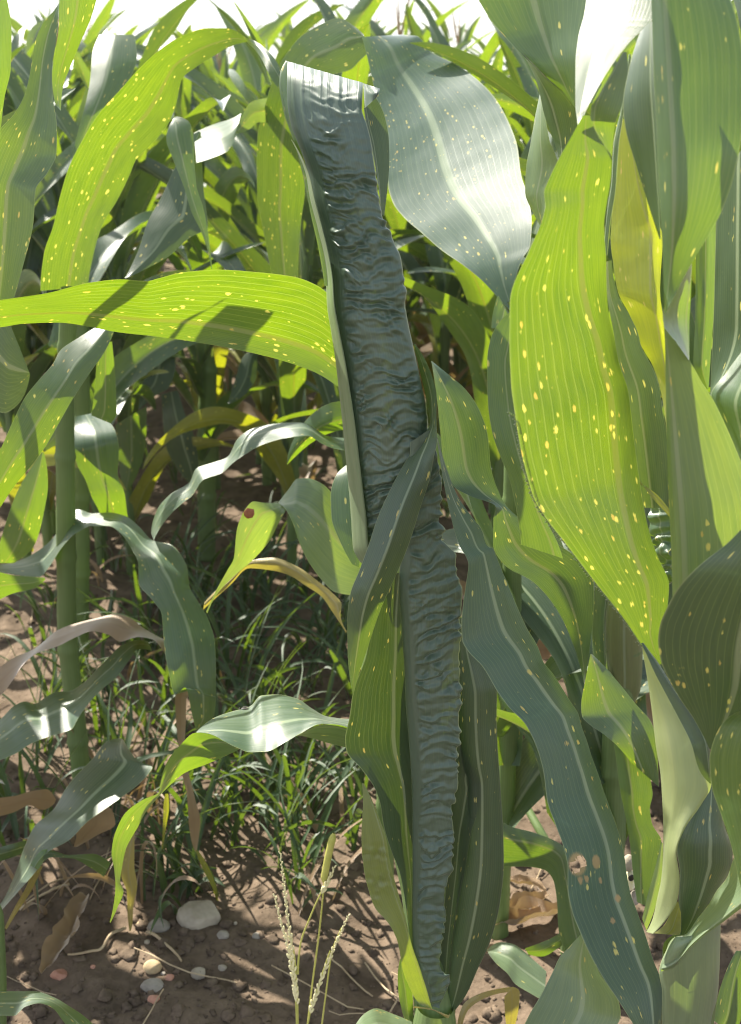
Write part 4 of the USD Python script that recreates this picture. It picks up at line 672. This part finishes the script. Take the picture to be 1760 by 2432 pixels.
def build_field_plant(root, seed, height, tassel=False):
    rg = np.random.default_rng(seed)
    n = 40; z = np.linspace(-0.02, height * 0.92, n)
    lean = rg.normal(0, 0.03, 2)
    px = lean[0] * np.maximum(z, 0) ** 1.5 + 0.004 * np.sin(z * 9); py = lean[1] * np.maximum(z, 0) ** 1.5
    ph = (z % 0.13) / 0.13
    r = np.interp(z, [0, height * 0.5, height * 0.92], [0.0155, 0.0135, 0.005]) * (1 + 0.2 * np.exp(-((ph - 0.5) / 0.07) ** 2) - 0.1 * ph)
    v, f, lc = tube(np.stack([px, py, z], 1), r, 12)
    part('stalk', v, f, M['stalk'], root, lc)
    plane = rg.uniform(0, math.pi)
    nl = int(rg.integers(9, 12))
    for k in range(nl):
        h = height * (0.10 + 0.80 * (k / (nl - 1)) ** 0.95)
        az = plane + (k % 2) * math.pi + rg.normal(0, 0.35)
        q = k / (nl - 1)
        length = (0.42 + 0.32 * math.sin(math.pi * (0.15 + 0.72 * q))) * rg.uniform(0.85, 1.12)
        width = (0.045 + 0.034 * math.sin(math.pi * (0.1 + 0.75 * q))) * rg.uniform(0.9, 1.1)
        el0 = math.radians(rg.uniform(55, 72) + 10 * q); droop = math.radians(rg.uniform(50, 135) * (1.05 - 0.5 * q))
        mt = 'far' if q > 0.2 else ('dry' if (rg.random() < 0.3) else 'yellow')
        if mt == 'far' and rg.random() < 0.3: mt = 'dark'
        if mt == 'dry': droop *= 1.4
        b = [np.interp(h, z, px), np.interp(h, z, py), h]
        v, f, lc = blade(b, az, length, width, el0, droop, seed * 40 + k, curl=rg.normal(0, 0.5))
        part('leaf', v, f, M[mt], root, lc)
    top = height * 0.9
    for k in range(3):
        v, f, lc = blade([np.interp(top, z, px), np.interp(top, z, py), top - 0.05], plane + k * 2.2, rg.uniform(0.28, 0.42), 0.045, math.radians(rg.uniform(76, 88)), math.radians(rg.uniform(15, 60)), seed * 40 + 30 + k, fold=0.45)
        part('leaf', v, f, M['far'], root, lc)
    if tassel:
        parts = []
        for k in range(7):
            a = rg.uniform(0, 6.28); sp = 0 if k == 0 else rg.uniform(0.15, 0.45); ln = rg.uniform(0.16, 0.26); b = np.array([px[-1], py[-1], height * 0.92 + 0.10 + 0.012 * k])
            tt = np.linspace(0, 1, 9); p = b + np.stack([np.cos(a) * sp * ln * tt, np.sin(a) * sp * ln * tt, ln * tt - 0.25 * sp * ln * tt ** 2], -1)
            parts.append(tube(p, 0.0028 * (1 - 0.5 * tt), 5))
        parts.append(tube(np.array([[px[-1], py[-1], height * 0.88], [px[-1], py[-1], height * 0.92 + 0.2]]), 0.004, 6))
        v, f, lc = join(parts); part('tassel', v, f, M['tassel'], root)


ROW_DX = -0.19
spots = []
rgf = np.random.default_rng(5)
for row in range(-14, 15):
    x0 = 0.10 + (row - 0) * 0.62 if row >= 0 else -0.52 + (row + 1) * 0.62
    y = 1.35 + rgf.uniform(0, 0.2)
    while y < 9.5:
        x = x0 + ROW_DX * (y - 1.05) + rgf.normal(0, 0.03)
        if abs(x) < 0.36 * y + 0.55:
            spots.append((x, y))
        y += rgf.uniform(0.20, 0.30) if y < 5 else rgf.uniform(0.28, 0.42)


def keep(x, y):
    if x < 0.08 and y < 1.75: return False
    if x < -0.10 and y < 2.05: return False
    if 0.08 <= x < 0.42 and y < 1.40: return False
    for (hx, hy) in ((-0.53, 1.87), (-0.38, 2.42), (-0.37, 1.38), (0.20, 1.15), (0.27, 1.05)):
        if math.hypot(x - hx, y - hy) < 0.14: return False
    if 0.0 < x < 0.30 and y < 1.75: return False
    return True


spots = [s for s in spots if keep(*s)] + [(-0.76, 1.55), (-0.80, 1.76), (0.36, 1.55), (0.46, 1.40), (0.22, 1.85)]
spots += [(float(rgf.uniform(-0.34, 0.34) * yy), float(yy)) for yy in rgf.uniform(2.3, 4.6, 34)]
spots = sorted(spots, key=lambda s: s[1])
NP = 9
proto = {}
ORD = 'first second third fourth fifth sixth seventh eighth ninth tenth eleventh twelfth thirteenth fourteenth fifteenth sixteenth seventeenth eighteenth nineteenth twentieth'.split()
near = sorted([q for q in spots if q[1] < 2.5], key=lambda q: q[0] / q[1])


def field_label(x, y, tassel):
    side = 'left' if x / y < 0.02 else 'right'
    if y < 2.5 and near.index((x, y)) < 20: return f'corn plant in the nearest field rows, {ORD[near.index((x, y))]} from the left there', 'corn plants in the nearest field rows'
    if y < 4.2: return f'green corn plant in the middle field rows {side} of the whorl', f'corn plants in the middle rows on the {side}'
    if tassel: return f'distant corn plant with a tassel against the white sky, {side} of the whorl', f'distant tasselled corn plants on the {side}'
    return f'distant pale green corn plant below the white sky, {side} of the whorl', f'distant corn plants on the {side}'


for i, (x, y) in enumerate(spots):
    h = rgf.uniform(0.84, 1.02) if y < 4 else rgf.uniform(0.88, 1.08)
    tassel = y > 4.5 and rgf.random() < 0.5
    h = float(rgf.uniform(1.08, 1.24)) if tassel else h
    key = (int(rgf.integers(0, NP)), tassel) if not tassel else (int(rgf.integers(0, 3)), True)
    lab, grp = field_label(x, y, tassel)
    rz = float(rgf.uniform(0, 360)); sc = h / 1.1
    if key not in proto:
        root = thing('corn_plant', lab, 'corn plant', (x, y, gz(x, y) * 0.5), rz, grp)
        BASE[root] = np.zeros(3)
        build_field_plant(root, 100 + key[0] + 50 * key[1], 1.1, key[1]); proto[key] = root
    else:
        root = thing('corn_plant', lab, 'corn plant', (x, y, gz(x, y) * 0.5), rz, grp)
        p = stage.GetPrimAtPath(root)
        p.GetReferences().AddInternalReference(proto[key]); p.SetInstanceable(True)
    UsdGeom.Xformable(stage.GetPrimAtPath(root)).GetOrderedXformOps()[2].Set(Gf.Vec3f(sc, sc, sc))

for root, base, lv in ((Gp, place(494, 1300, 2.40), ((0.25, -0.6, 0.45, 'few'), (0.34, 3.6, 0.5, 'few'), (0.45, 0.3, 0.5, 'dark'), (0.55, -1.2, 0.5, 'few'), (0.62, 3.2, 0.5, 'few'), (0.40, -2.0, 0.42, 'dark'))),
                       (Fp, place(189, 1350, 1.86), ((0.40, 0.5, 0.48, 'few'), (0.52, -0.3, 0.5, 'dark'), (0.30, 1.2, 0.45, 'few'), (0.62, 0.9, 0.5, 'few'))), (D, place(1216, 1400, 1.14), ((0.16, 0.3, 0.42, 'dark'), (0.26, 1.5, 0.45, 'few'), (0.38, 0.9, 0.5, 'dark'), (0.48, 2.4, 0.45, 'few'), (0.56, 0.2, 0.42, 'few'), (0.30, -0.3, 0.36, 'leaf'))),
                       (C, place(1455, 1750, 1.05), ((0.18, 1.2, 0.42, 'few'), (0.30, 2.2, 0.46, 'dark'), (0.42, 1.7, 0.45, 'dark'), (0.24, 2.9, 0.34, 'few')))):
    for k, (h, az, ln, mt) in enumerate(lv):
        v, f, lc = blade([base[0], base[1], h], az, ln, 0.062, math.radians(62), math.radians(95 + 12 * k), 9000 + k + int(h * 1000), curl=0.3)
        part('leaf', v, f, M[mt], root, lc)

# ------------------------------------------------------------------ stones
def rock(px, py, wpx, mat, label, squash=0.65, seed=0, long=1.3, name='stone', group=None, sink=0.36):
    g0 = on_ground(px, py, 0.0); c = np.array([g0[0], g0[1], gz(g0[0], g0[1])])
    depth = (c - EYE) @ np.array([0, CP, -SP]); r = wpx / 2 / FPX * depth
    s = trimesh.creation.icosphere(4, 1.0); v = s.vertices.copy()
    rg = np.random.default_rng(seed)
    for _ in range(9):                                             # flat worn facets
        d = rg.normal(size=3); d /= np.linalg.norm(d); k = rg.uniform(0.66, 0.9); e = v @ d - k
        v -= np.where(e > 0, e * 0.8, 0)[:, None] * d
    v *= (1 + 0.14 * (meshkit.fbm(v * 1.6 + seed * 7.7, 3, seed) - 0.5) + 0.04 * (meshkit.fbm(v * 7 + seed, 3, seed) - 0.5))[:, None]
    v *= np.array([1.0, 1.0 / long * 1.1, squash]) * r
    v += c + np.array([0, 0, r * squash * (1 - 2 * sink)])
    path = part(name, v, s.faces, M[mat])
    tag(stage.GetPrimAtPath(path), label, 'stone', group)


rock(*fpt('e', 865, 1088), 106, 'stone_pale', 'large pale angular stone, biggest on the bare soil', 0.62, 3)
rock(*fpt('e', 690, 1118), 58, 'stone_grey', 'round grey stone left of the large pale stone', 0.8, 5)
rock(*fpt('e', 610, 1092), 20, 'stone_tan', 'small tan pebble left of the round grey stone', 0.8, 6)
rock(*fpt('e', 967, 1165), 30, 'stone_grey', 'small grey stone just below right of the large pale stone', 0.7, 7)
rock(*fpt('e', 1115, 1160), 26, 'stone_grey', 'small dull stone by the seeding grass', 0.7, 8)
rock(*fpt('e', 665, 1325), 44, 'stone_tan', 'tan stone above the half buried grey stone', 0.75, 9)
rock(*fpt('e', 665, 1405), 58, 'stone_grey', 'half buried grey stone near the bottom', 0.5, 10)
rock(*fpt('e', 738, 1368), 24, 'stone_red', 'small reddish pebble right of the half buried stone', 0.85, 11)
rock(*fpt('e', 672, 1470), 31, 'stone_red', 'reddish brick coloured pebble at the bottom edge', 0.75, 12)
rock(*fpt('e', 258, 1340), 40, 'stone_red', 'dull red stone at the lower left beside dead leaves', 0.7, 13)
rock(*fpt('e', 862, 1330), 38, 'stone_pale', 'small pale stone lit by the sun patch', 0.7, 14)
rock(*fpt('e', 965, 1305), 22, 'stone_pale', 'white pebble right of the sunlit pale stone', 0.85, 15)
rock(*fpt('e', 640, 1215), 15, 'stone_pale', 'tiny white pebble between the grey stones', 0.8, 16)
rock(*fpt('e', 408, 1318), 14, 'stone_red', 'tiny red pebble right of the dull red stone', 0.8, 17)
rock(*fpt('e', 710, 1340), 12, 'stone_grey', 'tiny grey pebble touching the tan stone', 0.8, 18)
rock(*fpt('e', 1020, 1108), 10, 'stone_pale', 'tiny white pebble right of the large pale stone', 0.8, 19)
sp = thing('shell', 'pale yellow shell fragment with a dark hole between two right stems', 'shell', place(*fpt('T', 785, 880), 0.95))
for (x, y, w, mt) in ((778, 850, 21, 'shell'), (765, 715, 18, 'stone_pale'), (815, 985, 16, 'stone_grey')):
    s = trimesh.creation.icosphere(3, 1.0); c = place(*fpt('T', x, y), 0.95); r = w / FPX * 1.1
    part('shell_piece', s.vertices * np.array([0.8, 0.8, 1.25]) * r * (1 + 0.1 * meshkit.noise(s.vertices * 2, 4))[:, None] + c, s.faces, M[mt], sp)
s = trimesh.creation.icosphere(2, 1.0)
part('opening', s.vertices * np.array([0.0032, 0.0015, 0.0042]) + place(*fpt('T', 785, 830), 0.94), s.faces, M['insect'], sp)

# clods and crumbs
cv, cf, nn = [], [], 0
rgc = np.random.default_rng(3)
base = trimesh.creation.icosphere(1, 1.0)
for i in range(10000):
    y = 0.92 + 2.2 * rgc.random() ** 2.2; x = rgc.uniform(-0.42 * y - 0.1, 0.42 * y + 0.1)
    r = 0.0011 + 0.0085 * rgc.random() ** 6
    v = base.vertices * (1 + rgc.uniform(-0.42, 0.36, (len(base.vertices), 1))) * np.array([1, rgc.uniform(0.7, 1.1), rgc.uniform(0.5, 0.9)]) * r
    a = rgc.uniform(0, 6.28); R = np.array([[math.cos(a), -math.sin(a), 0], [math.sin(a), math.cos(a), 0], [0, 0, 1]])
    cv.append(v @ R.T + [x, y, r * 0.12]); cf.append(base.faces + nn); nn += len(v)
cv = np.vstack(cv)
cen = cv.reshape(-1, len(base.vertices), 3).mean(1)
cv[:, 2] += np.repeat(ground_height(cen[:, 0], cen[:, 1]), len(base.vertices))
p = part('soil_clods', cv, np.vstack(cf), M['clod']); tag(stage.GetPrimAtPath(p), 'brown crumbs and clods strewn over the soil', 'soil clods', kind='stuff')

# ------------------------------------------------------------------ grass between the rows
def tuft(rg, x, y, k, hmax, parts):
    for _ in range(k):
        parts.append(blade([x + rg.normal(0, 0.015), y + rg.normal(0, 0.015), gz(x, y) - 0.005], rg.uniform(0, 6.28), hmax * rg.uniform(0.5, 1.35), rg.uniform(0.004, 0.011), math.radians(rg.uniform(55, 85)),
                           math.radians(rg.uniform(20, 130)), int(rg.integers(1e6)), curl=rg.normal(0, 0.4), nu=3, n=11, ruffle=0.0005, fold=0.2))


rgg = np.random.default_rng(12); gp = []
for i in range(120):
    px, py = (rgg.uniform(350, 860), 1390 + 760 * rgg.random() ** 1.2) if i < 95 else (rgg.uniform(-20, 360), rgg.uniform(1500, 2080))
    g0 = on_ground(px, py)
    tuft(rgg, g0[0], g0[1], int(rgg.integers(3, 8)), rgg.uniform(0.12, 0.26), gp)
for i in range(50):
    y = rgg.uniform(1.6, 3.4); tuft(rgg, rgg.uniform(-0.5, 0.6) - 0.1 * y, y, 5, 0.16, gp)
v, f, lc = join(gp)
p = part('grass', v, f, M['grass'], lc=lc); tag(stage.GetPrimAtPath(p), 'dark green weedy grass growing between the corn rows', 'grass', kind='stuff')

gp = []
for i in range(30):
    g0 = on_ground(rgg.uniform(100, 860), 1390 + 800 * rgg.random()); tuft(rgg, g0[0], g0[1], int(rgg.integers(1, 4)), rgg.uniform(0.08, 0.2), gp)
v, f, lc = join(gp)
p = part('dead_grass', v, f, M['dry'], lc=lc); tag(stage.GetPrimAtPath(p), 'dead straw coloured grass blades among the green ones', 'dead grass', kind='stuff')

# seeding grass in front
S1 = thing('seeding_grass', 'thin yellow grass stems with narrow seed heads standing before the soil', 'grass', (-0.12, 0.93, 0.0))


def spike(path, Y, n, sz):
    q = arc_resample(pts(path), n); P = place(q[:, 0], q[:, 1], Y); rg = np.random.default_rng(n)
    t = np.gradient(P, axis=0); t /= np.linalg.norm(t, axis=1)[:, None]
    s = trimesh.creation.icosphere(2, 1.0); vs, fs, k = [], [], 0
    for i in range(n):
        a = i * 2.4; ax = t[i] + 0.35 * np.array([math.cos(a), math.sin(a) * 0.6, 0.1]); ax /= np.linalg.norm(ax)
        b = np.cross(ax, [0, 1, 0.2]); b /= np.linalg.norm(b); c = np.cross(ax, b)
        R = np.stack([b, c, ax], 1); sc = sz * rg.uniform(0.8, 1.15) * (1 - 0.5 * i / n)
        vs.append((s.vertices * np.array([0.36, 0.36, 1.0]) * sc) @ R.T + P[i] + np.array([math.cos(a), 0, 0]) * sc * 0.38); fs.append(s.faces + k); k += len(s.vertices)
    return np.vstack(vs), np.vstack(fs)


def stem(path, Y, r0, r1, nm='stem', mt='stem_yellow'):
    q = arc_resample(pts(path), 24); P = place(q[:, 0], q[:, 1], Y)
    v, f, lc = tube(P, np.linspace(r0, r1, 24), 7); part(nm, v, f, M[mt], S1)


for (st, sp_, n) in (('e 1292 1640 1290 1500 1282 1300 1270 1180', 'e 1285 1420 1268 1230 1245 1050 1228 900 1214 775', 60), ('e 1286 1560 1278 1350 1262 1230', 'e 1280 1400 1250 1200 1210 1050 1190 960', 44),
                     ('e 1318 1640 1340 1480 1380 1350 1430 1200', 'e 1345 1460 1400 1300 1450 1180 1510 1045', 48), ('e 1290 1300 1300 1180 1345 1050 1400 930', 'e 1395 940 1420 900 1448 835', 14)):
    stem(st, 0.93, 0.0011, 0.0008); v, f = spike(sp_, 0.93, n, 0.0043); part('seed_head', v, f, M['seed'], S1)
stem('e 1320 1640 1352 1350 1385 1100 1404 900', 0.935, 0.0010, 0.0009); stem('e 1380 1640 1410 1400 1440 1200 1480 1100', 0.94, 0.0010, 0.0007)
v, f, lc = tube(place(*arc_resample(pts('e 1402 900 1420 800 1446 690'), 16).T, 0.935), np.array([0.002] + [0.0038] * 13 + [0.003, 0.0012]), 9)
part('seed_head', v, f, M['stem_yellow'], S1, label='smooth yellow green spike')

# dead leaves and straw lying on the soil
def ground_strip(name, label, path, wpx, mat, group=None):
    q = arc_resample(pts(path), 30); P = np.array([on_ground(a, b) for a, b in q]); P[:, 2] = ground_height(P[:, 0], P[:, 1]) + 0.008
    d = np.gradient(P, axis=0); d /= np.linalg.norm(d, axis=1)[:, None]; s = np.cross(d, [0, 0, 1])
    u = np.linspace(-1, 1, 7); w = wpx / FPX * 1.6 * (np.sin(np.linspace(0.15, 2.95, 30)) ** 0.7)
    g = P[:, None] + s[:, None] * (u[None] * w[:, None] / 2)[..., None]
    rag = 0.55 + 0.75 * meshkit.noise(np.stack([np.linspace(0, 9, 30) + q[0, 0], 0 * w, 0 * w], -1), 6)
    g = P[:, None] + s[:, None] * (u[None] * (w * rag)[:, None] / 2)[..., None]
    g[..., 2] += (np.abs(u[None]) ** 1.3) * w[:, None] * 0.55 + 0.022 * meshkit.fbm(g * 42, 3, 5)
    un = np.broadcast_to((u[None] + 1) / 2, (30, 7)); lc = np.stack([un, un * 0.02 + q[0, 0], np.broadcast_to(np.linspace(0, .3, 30)[:, None], un.shape)], -1)
    i, j = np.meshgrid(np.arange(29), np.arange(6), indexing='ij'); a = i * 7 + j
    qd = np.stack([a, a + 1, a + 8, a + 7], -1).reshape(-1, 4)
    p = part(name, g.reshape(-1, 3), np.vstack([qd[:, [0, 1, 2]], qd[:, [0, 2, 3]]]), M[mat], lc=lc.reshape(-1, 3)); tag(stage.GetPrimAtPath(p), label, 'dead leaf', group)


ground_strip('dead_leaf', 'curled dead corn leaf lying at the lower left', 'e 380 1020 345 1110 300 1220 190 1385', 52, 'dry')
ground_strip('dead_leaf', 'bright curled straw leaf on the sunlit soil right of the stalk', 'f 560 1110 650 1090 740 1060 800 1010', 48, 'dry')
ground_strip('dead_leaf', 'broad buff dead leaf beneath the bright curled straw leaf', 'f 560 1150 680 1130 800 1110 880 1080', 60, 'dry')
ground_strip('dead_leaf', 'brown dead leaf behind the sunlit clods on the right', 'f 590 920 680 930 740 960 790 1010', 24, 'dry')
ground_strip('dead_leaf', 'dark dead leaf below the small pale leaf', 'f 500 1260 600 1310 700 1400', 26, 'dry')
rgs = np.random.default_rng(8); parts = []
for i in range(90):
    y = 0.95 + 1.8 * rgs.random(); x = rgs.uniform(-0.42 * y, 0.45 * y); a = rgs.uniform(0, 3.14); ln = rgs.uniform(0.03, 0.16)
    t = np.linspace(-0.5, 0.5, 7); P = np.stack([x + ln * t * math.cos(a), y + ln * t * math.sin(a) + 0.15 * ln * t ** 2, 0 * t], 1)
    P[:, 2] = ground_height(P[:, 0], P[:, 1]) + 0.004 + 0.01 * rgs.random() * (t + 0.5)
    parts.append(tube(P, rgs.uniform(0.0005, 0.0014), 5))
v, f, lc = join(parts); p = part('straw', v, f, M['straw']); tag(stage.GetPrimAtPath(p), 'thin dry straws and roots scattered on the soil', 'straw', kind='stuff')
for k, (pth, lab) in enumerate((('e 545 1130 490 1190 430 1260 300 1275', 'forked dry twig lying left of the grey stone'), ('e 640 1170 700 1210 750 1250 790 1300', 'short bent straw below the grey and pale stones'), ('e 300 945 230 985 160 1020 90 1060', 'pale dry stem slanting across the soil at the left'))):
    q = arc_resample(pts(pth), 24); P = np.array([on_ground(a, b) for a, b in q]); P[:, 2] = ground_height(P[:, 0], P[:, 1]) + 0.006
    v, f, lc = tube(P, 0.0022 * np.linspace(1, 0.6, 24), 7); p = part('dry_twig', v, f, M['straw']); tag(stage.GetPrimAtPath(p), lab, 'twig')

# a fly on the white arching leaf
fc = place(*fpt('e', 1056, 158), 0.895)
FL = thing('fly', 'small dark fly sitting on the white arching leaf', 'fly', fc)
s = trimesh.creation.icosphere(2, 1.0)
part('body', s.vertices * np.array([0.0032, 0.0016, 0.0016]) + fc + np.array([0, 0, 0.001]), s.faces, M['insect'], FL)
part('head', s.vertices * 0.0012 + fc + np.array([-0.0038, 0, 0.0014]), s.faces, M['insect'], FL)
for sg in (-1, 1):
    part('wing', s.vertices * np.array([0.003, 0.0012, 0.0002]) + fc + np.array([0.002, sg * 0.0016, 0.0026]), s.faces, M['insect'], FL)

# ------------------------------------------------------------------ a thin volume added to imitate lens glare over the background
hz = trimesh.creation.box([60, 60, 8.0]); hz.apply_translation([0, 14, 2.5])
hm = usdkit.material(stage, '/World/Looks/haze', {'v': ('principled_volume', dict(color=(0.95, 0.97, 1.0), density=0.0025, anisotropy=0.7))}, volume='v.volume')
p = part('haze', hz.vertices, hz.faces, hm, smooth=False); tag(stage.GetPrimAtPath(p), 'thin bright veil added to imitate lens glare', 'haze', kind='stuff')
